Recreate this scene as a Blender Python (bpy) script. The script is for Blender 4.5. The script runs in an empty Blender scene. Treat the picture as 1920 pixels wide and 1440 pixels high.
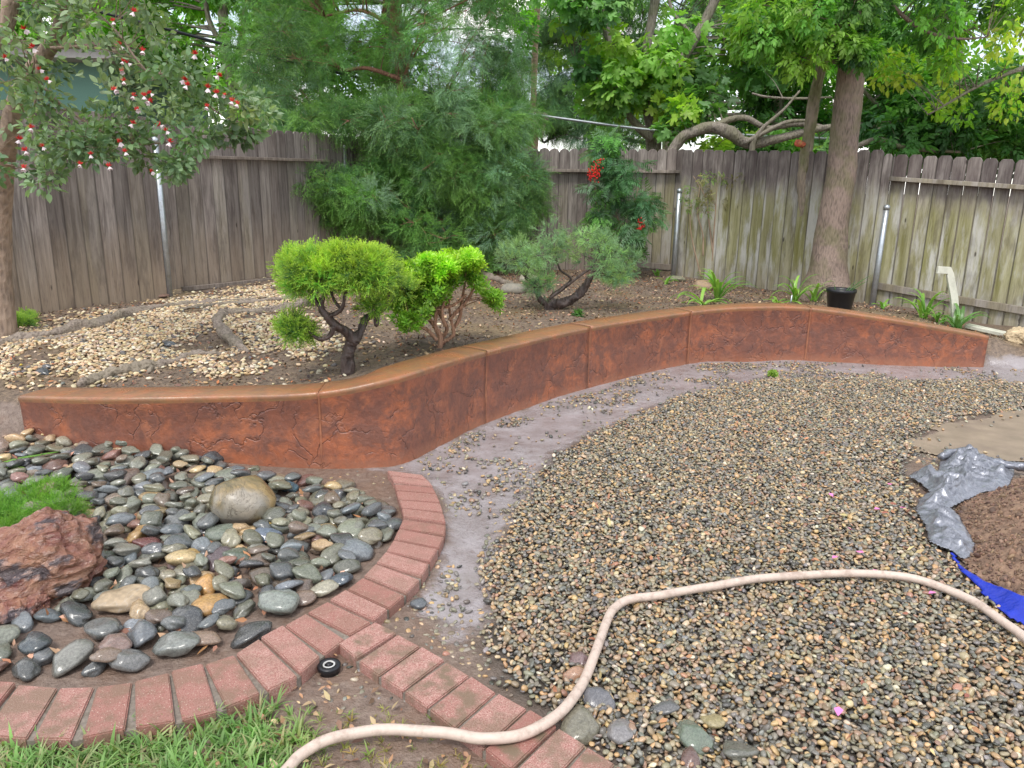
import bpy, bmesh, math, random
import numpy as np
from mathutils import Matrix, Vector, noise as mnoise
random.seed(7); rng = np.random.default_rng(7)
PI = math.pi
scene = bpy.context.scene
COL = scene.collection

# ------------------------------------------------------------------ camera, sky, sun, exposure
F = 1440.0; TH = math.radians(14.6); PH = math.radians(1.0); H = 1.6
fwd = np.array([0, math.cos(TH), -math.sin(TH)])
r0 = np.array([1.0, 0, 0]); u0 = np.array([0, math.sin(TH), math.cos(TH)])
rt = r0*math.cos(PH)+u0*math.sin(PH); up = -r0*math.sin(PH)+u0*math.cos(PH)
CAM = np.array([0, 0, H])
cd = bpy.data.cameras.new('camera'); cam = bpy.data.objects.new('camera', cd); COL.objects.link(cam)
cd.sensor_width = 36; cd.lens = 36*F/1920; cd.clip_end = 2000; cd.clip_start = 0.05
M = Matrix(((rt[0], up[0], -fwd[0], 0), (rt[1], up[1], -fwd[1], 0), (rt[2], up[2], -fwd[2], H), (0, 0, 0, 1)))
cam.matrix_world = M
scene.camera = cam

SUN_EL, SUN_AZ = math.radians(58), math.radians(200)
w = bpy.data.worlds.new('World'); scene.world = w; w.use_nodes = True
nt = w.node_tree; nt.nodes.clear()
out = nt.nodes.new('ShaderNodeOutputWorld'); bg = nt.nodes.new('ShaderNodeBackground')
sky = nt.nodes.new('ShaderNodeTexSky'); sky.sky_type = 'NISHITA'; sky.sun_disc = False
sky.sun_elevation = SUN_EL; sky.sun_rotation = SUN_AZ; sky.air_density = 1.0; sky.dust_density = 0.6
tc = nt.nodes.new('ShaderNodeTexCoord'); mp = nt.nodes.new('ShaderNodeMapping'); mp.inputs['Scale'].default_value = (1, 1, 2.2)
cn = nt.nodes.new('ShaderNodeTexNoise'); cn.inputs['Scale'].default_value = 3.2; cn.inputs['Detail'].default_value = 6
cr = nt.nodes.new('ShaderNodeValToRGB'); cr.color_ramp.elements[0].position = 0.46; cr.color_ramp.elements[1].position = 0.62
cr.color_ramp.elements[0].color = (.25, .25, .25, 1)
mx = nt.nodes.new('ShaderNodeMix'); mx.data_type = 'RGBA'
mx.inputs['B'].default_value = (12.6, 12.2, 11.8, 1)
L = nt.links.new
L(tc.outputs['Generated'], mp.inputs['Vector']); L(mp.outputs[0], cn.inputs['Vector']); L(cn.outputs['Fac'], cr.inputs['Fac'])
L(cr.outputs['Color'], mx.inputs['Factor']); L(sky.outputs['Color'], mx.inputs['A']); L(mx.outputs['Result'], bg.inputs['Color'])
bg.inputs['Strength'].default_value = 0.12
L(bg.outputs[0], out.inputs['Surface'])
sd = bpy.data.lights.new('sun', 'SUN'); sd.energy = 1.4; sd.angle = math.radians(14); sd.color = (1, .96, .9)
sun = bpy.data.objects.new('sun', sd); COL.objects.link(sun)
# nishita: rotation measured from +Y clockwise
sdir = Vector((math.sin(SUN_AZ)*math.cos(SUN_EL), math.cos(SUN_AZ)*math.cos(SUN_EL), math.sin(SUN_EL)))
sun.rotation_euler = sdir.to_track_quat('Z', 'Y').to_euler()
scene.view_settings.view_transform = 'Standard'; scene.view_settings.look = 'None'
scene.view_settings.exposure = 0.72; scene.view_settings.gamma = 1.0; scene.view_settings.use_curve_mapping = False

# ------------------------------------------------------------------ measuring helpers (photo pixel -> place in the garden)
def ray(px, py): return fwd + rt*(px-960)/F - up*(py-720)/F
def onz(px, py, z=0.0):
    d = ray(px, py); return CAM + d*((z-H)/d[2])
def ony(px, py, y):
    d = ray(px, py); return CAM + d*(y/d[1])
def projy(p):
    q = np.asarray(p)-CAM; wd = q@fwd; return 720-F*(q@up)/wd
def projx(p):
    q = np.asarray(p)-CAM; wd = q@fwd; return 960+F*(q@rt)/wd
def proj_arr(P):
    q = P-CAM; wd = q@fwd
    wd = np.where(wd < .05, .05, wd)
    return 960+F*(q@rt)/wd, 720-F*(q@up)/wd, wd
def ztop(x, y, py):
    lo, hi = -3.0, 12.0
    for _ in range(50):
        m = (lo+hi)/2
        if projy((x, y, m)) > py: lo = m
        else: hi = m
    return m
def catmull(P, n=8):
    P = np.asarray(P, float); P = np.vstack([2*P[0]-P[1], P, 2*P[-1]-P[-2]]); o = []
    for i in range(1, len(P)-2):
        for k in range(n):
            t = k/n; a, b, c, d = P[i-1:i+3]
            o.append(.5*((2*b)+(c-a)*t+(2*a-5*b+4*c-d)*t*t+(3*b-a-3*c+d)*t**3))
    o.append(P[-2]); return np.array(o)
def smooth(t): t = np.clip(t, 0, 1); return t*t*(3-2*t)
def vnoise(x, y, s=1.0, seed=0, oct=3):
    """value noise, vectorised"""
    x = np.asarray(x, float)*s; y = np.asarray(y, float)*s; tot = 0; amp = 1; nrm = 0
    for o in range(oct):
        xi = np.floor(x).astype(np.int64); yi = np.floor(y).astype(np.int64); xf = x-xi; yf = y-yi
        def h(a, b):
            n = (a*374761393+b*668265263+(seed+o)*1442695041) & 0x7fffffff
            n = ((n ^ (n >> 13))*1274126177) & 0x7fffffff
            return ((n ^ (n >> 16)) & 0xffff)/65535.0
        u = xf*xf*(3-2*xf); v = yf*yf*(3-2*yf)
        tot = tot+amp*((h(xi, yi)*(1-u)+h(xi+1, yi)*u)*(1-v)+(h(xi, yi+1)*(1-u)+h(xi+1, yi+1)*u)*v)
        nrm += amp; amp *= .5; x = x*2.03+17; y = y*2.03+31
    return tot/nrm
def poly_sd(X, Y, poly):
    """signed distance, inside positive"""
    poly = np.asarray(poly)[:, :2]; n = len(poly)
    d2 = np.full(X.shape, 1e18); ins = np.zeros(X.shape, bool)
    for i in range(n):
        ax, ay = poly[i]; bx, by = poly[(i+1) % n]; ex, ey = bx-ax, by-ay
        t = np.clip(((X-ax)*ex+(Y-ay)*ey)/(ex*ex+ey*ey+1e-12), 0, 1)
        d2 = np.minimum(d2, (X-ax-t*ex)**2+(Y-ay-t*ey)**2)
        c = ((ay > Y) != (by > Y)) & (X < (bx-ax)*(Y-ay)/((by-ay) if by != ay else 1e-9)+ax)
        ins ^= c
    return np.where(ins, 1, -1)*np.sqrt(d2)
def pxpoly(pts, z=0.0): return np.array([onz(a, b, z)[:2] for a, b in pts])

# ------------------------------------------------------------------ the wall's line and the lie of the land
WST = [(45, 805, 742, .13), (200, 845, 745, .08), (400, 862, 742, .03), (600, 878, 735, 0), (740, 872, 708, 0), (830, 834, 680, 0), (920, 790, 655, 0), (1105, 727, 612, 0),
       (1295, 682, 583, 0), (1400, 677, 575, 0), (1510, 675, 577, 0), (1680, 683, 601, 0), (1845, 687, 630, 0)]
wxy = []; wz = []
for px, pb, pt, z in WST:
    p = onz(px, pb, z); wxy.append(p[:2]); wz.append(ztop(p[0], p[1], pt))
wxy = np.array(wxy); wz = np.array(wz)
WL = catmull(np.column_stack([wxy, wz]), 10)      # fine front line with top height
WT = 0.24                                            # thickness
def wall_normals(P):
    t = np.gradient(P[:, :2], axis=0); t /= np.linalg.norm(t, axis=1)[:, None]
    return np.column_stack([-t[:, 1], t[:, 0]])
WN = wall_normals(WL)
ext = np.vstack([[-60, 5.6], [-9, 5.2], [-5, 4.95], WL[:, :2], [6.0, 6.9], [9, 6.6], [60, 6]])
n_ext = 3
def wall_sd(X, Y):
    bd = np.full(X.shape, 1e9); sg = np.zeros(X.shape); si = np.zeros(X.shape, int)
    for i in range(len(ext)-1):
        ax, ay = ext[i]; bx, by = ext[i+1]; ex, ey = bx-ax, by-ay
        t = np.clip(((X-ax)*ex+(Y-ay)*ey)/(ex*ex+ey*ey), 0, 1)
        d = np.hypot(X-ax-t*ex, Y-ay-t*ey); c = ex*(Y-ay)-ey*(X-ax)
        m = d < bd; bd = np.where(m, d, bd); sg = np.where(m, np.sign(c), sg); si = np.where(m, i, si)
    return bd*sg, si
CTRL = []
for i in range(0, len(WL), 10): CTRL.append((WL[i, 0]+WN[i, 0]*.3, WL[i, 1]+WN[i, 1]*.3, WL[i, 2]-.07))
CTRL += [(-4.9, 6.2, .37), (-4.28, 7.07, .37), (-3.76, 8.12, .36), (-3.03, 9.84, .37), (-2.0, 11.6, .38), (.2, 12.2, .33), (2.3, 12.0, .33), (2.66, 11.4, .30),
         (3.39, 10.46, .26), (4.35, 9.64, .22), (5.67, 8.61, .13), (7, 7.5, .1), (-1.5, 6.5, .42), (0, 8.5, .42), (2, 9, .36), (-3.5, 6, .34), (-4.2, 5.3, .27), (3.6, 8.6, .30), (5.2, 7.7, .17),
         (-6, 5.6, .3), (-6, 12, .36), (9, 12, .1), (0, 16, .3)]
CTRL = np.array(CTRL)
def z_up(X, Y):
    num = 0; den = 0
    for cx, cy, cz in CTRL:
        wgt = 1/((X-cx)**2+(Y-cy)**2+.04)**1.6; num = num+wgt*cz; den = den+wgt
    return num/den
def z_lo(X, Y):
    z = .17*np.exp(-(((X+3.35)/.75)**2+((Y-4.75)/.42)**2)) + .075*smooth((-X-1.3)/1.2)*smooth((Y-3.3)/.9)
    return z + .014*(vnoise(X, Y, 2.3, 5)-.5)
def zg(X, Y, bump=True):
    X = np.asarray(X, float); Y = np.asarray(Y, float)
    d, si = wall_sd(X, Y)
    wid = np.full(X.shape, .035)
    wid = np.where(si < n_ext, .035+np.clip((WL[0, 0]-X)*.6, 0, .35), wid)
    wid = np.where(si >= len(ext)-1-n_ext, .035+np.clip((X-WL[-1, 0])*.7, 0, .5), wid)
    s = smooth((d-.12+wid)/(2*wid))
    zu = z_up(X, Y); zl = z_lo(X, Y)
    if bump: zu = zu+.03*(vnoise(X, Y, 2.0, 3)-.5)+.012*(vnoise(X, Y, 11, 9)-.5); zl = zl+.006*(vnoise(X, Y, 14, 11)-.5)
    z = zl*(1-s)+zu*s
    far = smooth((np.hypot(X, Y-6)-12)/10)
    return z*(1-far)+.1*far
def zg1(x, y): return float(zg(np.array([x]), np.array([y]))[0])
def ground_at(px, py, z=.3):
    """point of the ground seen at a pixel"""
    for _ in range(12):
        p = onz(px, py, z); z = .5*z+.5*zg1(p[0], p[1])
    return onz(px, py, z)

# ------------------------------------------------------------------ object helpers
def tag(o, label=None, cat=None, group=None, kind=None):
    if label: o['label'] = label
    if cat: o['category'] = cat
    if group: o['group'] = group
    if kind: o['kind'] = kind
    return o
def empty(name, loc, label, cat, group=None):
    o = bpy.data.objects.new(name, None); o.location = Vector([float(v) for v in loc]); o.empty_display_size = .05; COL.objects.link(o)
    return tag(o, label, cat, group)
def adopt(o, parent):
    if parent is not None:
        o.parent = parent
        root = parent; off = Vector((0, 0, 0))
        if parent.type == 'EMPTY': o.matrix_parent_inverse = Matrix.Translation(-parent.location)
def link(name, me, m=None, parent=None):
    o = bpy.data.objects.new(name, me); COL.objects.link(o)
    if m is not None and len(me.materials) == 0: me.materials.append(m)
    adopt(o, parent); return o
def mesh(name, V, Fc, smooth_=False, attrs=None):
    me = bpy.data.meshes.new(name)
    me.from_pydata([tuple(map(float, v)) for v in V], [], [tuple(map(int, f)) for f in Fc])
    if smooth_: me.polygons.foreach_set('use_smooth', [True]*len(me.polygons))
    if attrs:
        for k, a in attrs.items():
            a = np.asarray(a, float)
            if a.ndim == 1:
                at = me.attributes.new(k, 'FLOAT', 'POINT'); at.data.foreach_set('value', a)
            else:
                at = me.attributes.new(k, 'FLOAT_COLOR', 'POINT'); at.data.foreach_set('color', np.column_stack([a, np.ones(len(a))]).ravel())
    me.update(); return me
def join(parts):
    V = []; Fc = []; T = []; n = 0
    for p in parts:
        v, f = p[0], p[1]; V.append(np.asarray(v)); Fc += [tuple(i+n for i in q) for q in f]; n += len(v)
        if len(p) > 2: T.append(np.asarray(p[2]))
    return np.vstack(V), Fc, (np.concatenate(T) if T else None)
def tube(P, R, n=8, rough=0.0, cap=True, seed=0):
    P = np.asarray(P, float); R = np.broadcast_to(np.asarray(R, float), (len(P),))
    T = np.gradient(P, axis=0); T /= np.linalg.norm(T, axis=1)[:, None]+1e-9
    a = np.array([0, 0, 1.0]) if abs(T[0, 2]) < .9 else np.array([1.0, 0, 0])
    N = np.cross(T[0], a); N /= np.linalg.norm(N); V = []; lr = np.random.default_rng(seed)
    ph = lr.uniform(0, 6, 3)
    for i in range(len(P)):
        N = N-T[i]*(N@T[i]); N /= np.linalg.norm(N)+1e-9; B = np.cross(T[i], N)
        for k in range(n):
            th = 2*PI*k/n
            rr = R[i]*(1+rough*(.5*math.sin(3*th+ph[0]+i*.35)+.5*math.sin(2*th+ph[1]-i*.5)+.6*lr.uniform(-1, 1)))
            V.append(P[i]+rr*(math.cos(th)*N+math.sin(th)*B))
    Fc = [(i*n+k, i*n+(k+1) % n, (i+1)*n+(k+1) % n, (i+1)*n+k) for i in range(len(P)-1) for k in range(n)]
    if cap: Fc += [tuple(range(n-1, -1, -1)), tuple((len(P)-1)*n+k for k in range(n))]
    return np.array(V), Fc
def tube_obj(name, P, R, m, parent=None, n=8, rough=0, seed=0):
    v, f = tube(P, R, n, rough, True, seed); return link(name, mesh(name, v, f, True), m, parent)
def box(x0, x1, y0, y1, z0, z1):
    V = [(x0, y0, z0), (x1, y0, z0), (x1, y1, z0), (x0, y1, z0), (x0, y0, z1), (x1, y0, z1), (x1, y1, z1), (x0, y1, z1)]
    return np.array(V, float), [(0, 3, 2, 1), (4, 5, 6, 7), (0, 1, 5, 4), (1, 2, 6, 5), (2, 3, 7, 6), (3, 0, 4, 7)]
def bevel_mesh(me, w_, seg=1):
    b = bmesh.new(); b.from_mesh(me); bmesh.ops.bevel(b, geom=list(b.edges), offset=w_, segments=seg, affect='EDGES', clamp_overlap=True); b.to_mesh(me); b.free(); return me
def ico(sub=2):
    b = bmesh.new(); bmesh.ops.create_icosphere(b, subdivisions=sub, radius=1); v = np.array([x.co[:] for x in b.verts]); f = [tuple(x.index for x in q.verts) for q in b.faces]; b.free(); return v, f
def stone_mesh(name, seed, dims=(1, .75, .5), amt=.18, sub=2, facets=0, flat=True):
    v, f = ico(sub); r = np.random.default_rng(seed)
    off = r.uniform(-50, 50, 3); out_ = []
    for p in v:
        k = 1+amt*mnoise.noise(Vector(p*1.1+off))*1.6+amt*.35*mnoise.noise(Vector(p*2.7+off))
        out_.append(p*k)
    v = np.array(out_)
    for _ in range(facets):
        n = r.normal(size=3); n /= np.linalg.norm(n); d = r.uniform(.55, .85); s = v@n-d; v = v-np.outer(np.clip(s, 0, None)*.8, n)
    v = np.sign(v)*np.abs(v)**.92
    return mesh(name, v*np.array(dims)*.5, f, flat)

def eul(Rm):
    """(N,3,3) -> XYZ euler"""
    sy = np.sqrt(Rm[:, 0, 0]**2+Rm[:, 1, 0]**2)
    return np.column_stack([np.arctan2(Rm[:, 2, 1], Rm[:, 2, 2]), np.arctan2(-Rm[:, 2, 0], sy), np.arctan2(Rm[:, 1, 0], Rm[:, 0, 0])])
def frames(D, Nn, roll=None):
    """+Y along D (leaf axis), +Z near Nn"""
    D = D/(np.linalg.norm(D, axis=1)[:, None]+1e-9); Z = Nn-D*np.sum(Nn*D, axis=1)[:, None]
    Z /= np.linalg.norm(Z, axis=1)[:, None]+1e-9; X = np.cross(D, Z)
    return np.stack([X, D, Z], axis=2)
def rnd_dir(n):
    d = rng.normal(size=(n, 3)); return d/np.linalg.norm(d, axis=1)[:, None]

def scatter(name, P, E, S, idx, sources, cols, m, parent=None, label=None):
    """one object of many small copies"""
    P = np.asarray(P, float); n = len(P); S = np.asarray(S, float)
    if S.ndim == 1: S = np.repeat(S[:, None], 3, axis=1)
    src = bpy.data.collections.new('src_'+name)
    for k, me in enumerate(sources):
        if len(me.materials) == 0: me.materials.append(m)
        so = bpy.data.objects.new(f'src_{name}_{k:02d}', me); src.objects.link(so)
    me = bpy.data.meshes.new(name); me.vertices.add(n); me.vertices.foreach_set('co', P.ravel())
    for k, tname, data, key in (('rot', 'FLOAT_VECTOR', E, 'vector'), ('scl', 'FLOAT_VECTOR', S, 'vector')):
        a = me.attributes.new(k, tname, 'POINT'); a.data.foreach_set(key, np.asarray(data, float).ravel())
    a = me.attributes.new('idx', 'INT', 'POINT'); a.data.foreach_set('value', np.asarray(idx, int))
    a = me.attributes.new('col', 'FLOAT_COLOR', 'POINT'); a.data.foreach_set('color', np.column_stack([cols, np.ones(n)]).ravel())
    me.update(); me.materials.append(m)
    o = bpy.data.objects.new(name, me); COL.objects.link(o)
    g = bpy.data.node_groups.new('gn_'+name, 'GeometryNodeTree')
    g.interface.new_socket('Geometry', in_out='INPUT', socket_type='NodeSocketGeometry'); g.interface.new_socket('Geometry', in_out='OUTPUT', socket_type='NodeSocketGeometry')
    N = g.nodes.new; gi = N('NodeGroupInput'); go = N('NodeGroupOutput'); ci = N('GeometryNodeCollectionInfo'); ci.inputs['Collection'].default_value = src
    ci.inputs['Separate Children'].default_value = True; ci.inputs['Reset Children'].default_value = True
    ip = N('GeometryNodeInstanceOnPoints'); ip.inputs['Pick Instance'].default_value = True
    def na(k, t):
        q = N('GeometryNodeInputNamedAttribute'); q.data_type = t; q.inputs['Name'].default_value = k; return q.outputs['Attribute']
    er = N('FunctionNodeEulerToRotation'); l = g.links.new
    l(gi.outputs[0], ip.inputs['Points']); l(ci.outputs[0], ip.inputs['Instance']); l(na('rot', 'FLOAT_VECTOR'), er.inputs[0]); l(er.outputs[0], ip.inputs['Rotation'])
    l(na('scl', 'FLOAT_VECTOR'), ip.inputs['Scale']); l(na('idx', 'INT'), ip.inputs['Instance Index']); l(ip.outputs[0], go.inputs[0])
    md = o.modifiers.new('scatter', 'NODES'); md.node_group = g
    adopt(o, parent); tag(o, label=label, kind='stuff'); return o

# ------------------------------------------------------------------ materials
class MB:
    def __init__(s, name):
        s.m = bpy.data.materials.new(name); s.m.use_nodes = True; s.t = s.m.node_tree; s.t.nodes.clear()
        s.out = s.n('ShaderNodeOutputMaterial')
    def n(s, t, **kw):
        q = s.t.nodes.new(t)
        for k, v in kw.items():
            if k in q.bl_rna.properties and not k in q.inputs: setattr(q, k, v)
            else: s.set(q, k.replace('_', ' ') if k.replace('_', ' ') in q.inputs else k, v)
        return q
    def set(s, q, k, v):
        i = q.inputs[k]
        if hasattr(v, 'is_output') or isinstance(v, bpy.types.NodeSocket): s.t.links.new(v, i)
        else: i.default_value = v
    def noise(s, vec, scale, detail=3, rough=.5, dist=0, out_='Fac'):
        q = s.n('ShaderNodeTexNoise'); s.t.links.new(vec, q.inputs['Vector'])
        q.inputs['Scale'].default_value = scale; q.inputs['Detail'].default_value = detail; q.inputs['Roughness'].default_value = rough; q.inputs['Distortion'].default_value = dist
        return q.outputs[out_]
    def voro(s, vec, scale, feat='F1', out_='Distance'):
        q = s.n('ShaderNodeTexVoronoi'); q.feature = feat; s.t.links.new(vec, q.inputs['Vector']); q.inputs['Scale'].default_value = scale; return q.outputs[out_]
    def ramp(s, fac, stops, interp='LINEAR'):
        q = s.n('ShaderNodeValToRGB'); s.t.links.new(fac, q.inputs['Fac']); e = q.color_ramp.elements; q.color_ramp.interpolation = interp
        while len(e) < len(stops): e.new(.5)
        for k, (p, c) in enumerate(stops):
            e[k].position = p; e[k].color = (c, c, c, 1) if isinstance(c, (int, float)) else (*c, 1)
        return q.outputs['Color']
    def math(s, op, a, b=None, clamp=False):
        q = s.n('ShaderNodeMath', operation=op); q.use_clamp = clamp
        s.set(q, 0, a)
        if b is not None: s.set(q, 1, b)
        return q.outputs[0]
    def mix(s, f, a, b, blend='MIX'):
        q = s.n('ShaderNodeMix'); q.data_type = 'RGBA'; q.blend_type = blend
        for k, v in (('Factor', f), ('A', a), ('B', b)):
            i = [x for x in q.inputs if x.name == k and x.enabled][0] if k != 'Factor' else q.inputs[0]
            if isinstance(v, bpy.types.NodeSocket): s.t.links.new(v, i)
            else: i.default_value = (*v, 1) if isinstance(v, tuple) and len(v) == 3 else v
        return [x for x in q.outputs if x.enabled][0]
    def coord(s, k='Object', scale=(1, 1, 1), off=None):
        tc_ = s.n('ShaderNodeTexCoord').outputs[k]; mp_ = s.n('ShaderNodeMapping'); s.t.links.new(tc_, mp_.inputs[0]); mp_.inputs['Scale'].default_value = scale
        if off is not None:
            a = s.n('ShaderNodeVectorMath', operation='ADD'); s.t.links.new(tc_, a.inputs[0]); s.t.links.new(off, a.inputs[1]); s.t.links.new(a.outputs[0], mp_.inputs[0])
        return mp_.outputs[0]
    def pos(s, scale=(1, 1, 1)):
        g = s.n('ShaderNodeNewGeometry').outputs['Position']; mp_ = s.n('ShaderNodeMapping'); s.t.links.new(g, mp_.inputs[0]); mp_.inputs['Scale'].default_value = scale; return mp_.outputs[0]
    def attr(s, k, typ='GEOMETRY', o='Color'):
        q = s.n('ShaderNodeAttribute', attribute_type=typ, attribute_name=k); return q.outputs[o]
    def bump(s, h, strength=.5, dist=.01, normal=None):
        q = s.n('ShaderNodeBump'); s.t.links.new(h, q.inputs['Height']); q.inputs['Strength'].default_value = strength; q.inputs['Distance'].default_value = dist
        if normal is not None: s.t.links.new(normal, q.inputs['Normal'])
        return q.outputs[0]
    def pbr(s, col, rough=.6, normal=None, spec=.5, metal=0, **kw):
        q = s.n('ShaderNodeBsdfPrincipled'); s.set(q, 'Base Color', (*col, 1) if isinstance(col, tuple) else col); s.set(q, 'Roughness', rough); s.set(q, 'Specular IOR Level', spec); s.set(q, 'Metallic', metal)
        if normal is not None: s.t.links.new(normal, q.inputs['Normal'])
        for k, v in kw.items(): s.set(q, k.replace('_', ' '), v)
        s.t.links.new(q.outputs[0], s.out.inputs['Surface']); return q
    def rand(s):
        r_ = s.n('ShaderNodeObjectInfo').outputs['Random']; c = s.n('ShaderNodeCombineXYZ')
        for k, mul in enumerate((37.0, 91.0, 53.0)): s.t.links.new(s.math('MULTIPLY', r_, mul), c.inputs[k])
        return r_, c.outputs[0]

def leaf_mat(name, trans=.35, rough=.45, tip=None, tipamt=.6, spec=.35):
    """leaf coloured by the copy's own 'col', with a paler new tip if the leaf has one"""
    b = MB(name); c = b.attr('col', 'INSTANCER'); n_ = b.noise(b.pos(), 9, 2)
    c = b.mix(1.0, c, b.ramp(n_, [(.3, .8), (.7, 1.2)]), 'MULTIPLY')
    if tip is not None:
        t = b.attr('t', 'GEOMETRY', 'Fac'); c = b.mix(b.math('MULTIPLY', b.math('POWER', t, 1.6), tipamt), c, tip)
    p = b.n('ShaderNodeBsdfPrincipled'); b.set(p, 'Base Color', c); b.set(p, 'Roughness', rough); b.set(p, 'Specular IOR Level', spec)
    tr = b.n('ShaderNodeBsdfTranslucent'); b.set(tr, 'Color', b.mix(1.0, c, (1.5, 1.7, .6), 'MULTIPLY'))
    ms = b.n('ShaderNodeMixShader'); ms.inputs[0].default_value = trans; b.t.links.new(p.outputs[0], ms.inputs[1]); b.t.links.new(tr.outputs[0], ms.inputs[2])
    b.t.links.new(ms.outputs[0], b.out.inputs['Surface']); return b.m

def m_bark(name, a, b_, scale=(1, 1, .25), moss=0, rough=.8, sc=30, bump_=.02):
    b = MB(name); v = b.coord('Object', scale); n1 = b.noise(v, sc, 5, .6, .6); vo = b.voro(v, sc*1.3)
    h = b.math('ADD', n1, b.math('MULTIPLY', vo, .8)); c = b.mix(b.ramp(h, [(.45, 0), (1.0, 1)]), b_, a)
    c = b.mix(b.ramp(b.noise(b.pos(), 3, 3), [(.4, 0), (.75, .5)]), c, tuple(x*1.5 for x in a))
    if moss: c = b.mix(b.math('MULTIPLY', b.ramp(b.noise(b.pos(), 4, 4), [(.45, 0), (.6, 1)]), moss), c, (.12, .14, .03))
    b.pbr(c, rough, b.bump(h, .9, bump_)); return b.m

# stamped, stained and sealed concrete
def m_wall():
    b = MB('stamped_concrete'); v = b.pos(); r_, off = b.rand()
    wob = b.noise(v, 3.2, 4, .55, .2, 'Color'); vv = b.n('ShaderNodeMix'); vv.data_type = 'RGBA'; vv.blend_type = 'LINEAR_LIGHT'; vv.inputs[0].default_value = .30
    b.t.links.new(v, vv.inputs[6]); b.t.links.new(wob, vv.inputs[7]); vw = vv.outputs[2]
    n2 = b.noise(v, 9, 6, .68, .3); n3 = b.noise(v, 2.2, 5, .6); n4 = b.noise(v, 34, 4, .7)
    cr1 = b.ramp(b.voro(vw, 3.8, 'DISTANCE_TO_EDGE'), [(0, 1), (.032, 0)]); cr2 = b.ramp(b.voro(vw, 8, 'DISTANCE_TO_EDGE'), [(0, 1), (.05, 0)])
    brk = b.ramp(b.noise(v, 5, 3), [(.44, 0), (.52, 1)]); brk2 = b.ramp(b.noise(v, 5, 3, .5, .5), [(.60, 0), (.68, .8)])
    crack = b.math('MAXIMUM', b.math('MULTIPLY', cr1, brk), b.math('MULTIPLY', cr2, brk2))
    cell = b.n('ShaderNodeTexVoronoi'); b.t.links.new(vw, cell.inputs['Vector']); cell.inputs['Scale'].default_value = 3.8; cs = b.n('ShaderNodeSeparateColor'); b.t.links.new(cell.outputs['Color'], cs.inputs[0])
    c = b.mix(b.ramp(n2, [(.40, 0), (.58, 1)]), (.38, .125, .06), (.19, .08, .055))
    c = b.mix(b.ramp(n3, [(.43, 0), (.58, .85)]), c, b.mix(n2, (.25, .095, .06), (.11, .052, .044)))
    c = b.mix(b.ramp(b.noise(v, 5, 5, .7, .8), [(.54, 0), (.66, .5)]), c, (.43, .155, .075))
    c = b.mix(b.math('MULTIPLY', crack, .4), c, (.09, .045, .038))
    c = b.mix(1.0, c, b.ramp(n4, [(.3, .85), (.7, 1.15)]), 'MULTIPLY')
    z = b.n('ShaderNodeSeparateXYZ'); b.t.links.new(v, z.inputs[0])
    foot = b.math('MULTIPLY', b.ramp(z.outputs[2], [(.0, 1), (.08, 0)]), b.ramp(n2, [(.3, 0), (.6, 1)]))
    c = b.mix(foot, c, (.36, .15, .085))
    h = b.math('ADD', b.math('MULTIPLY', cs.outputs[0], .9), b.math('ADD', b.math('MULTIPLY', n2, .8), b.math('MULTIPLY', n4, .25))); h = b.math('SUBTRACT', h, b.math('MULTIPLY', crack, .35))
    b.pbr(c, b.ramp(n2, [(.3, .28), (.7, .5)]), b.bump(h, .85, .012), .55); return b.m
def m_cap():
    b = MB('sealed_concrete_cap'); v = b.pos(); n1 = b.noise(v, 6, 5, .65, 1.2); n2 = b.noise(b.pos((3, 14, 14)), 3, 4, .6, .6)
    c = b.mix(b.ramp(n1, [(.35, 0), (.65, 1)]), (.38, .15, .07), (.22, .115, .065)); c = b.mix(b.ramp(n2, [(.45, 0), (.6, .5)]), c, (.26, .16, .07))
    b.pbr(c, b.ramp(n1, [(.3, .24), (.7, .45)]), b.bump(b.math('ADD', n1, b.noise(v, 30, 4)), .35, .008), .6); return b.m
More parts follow.
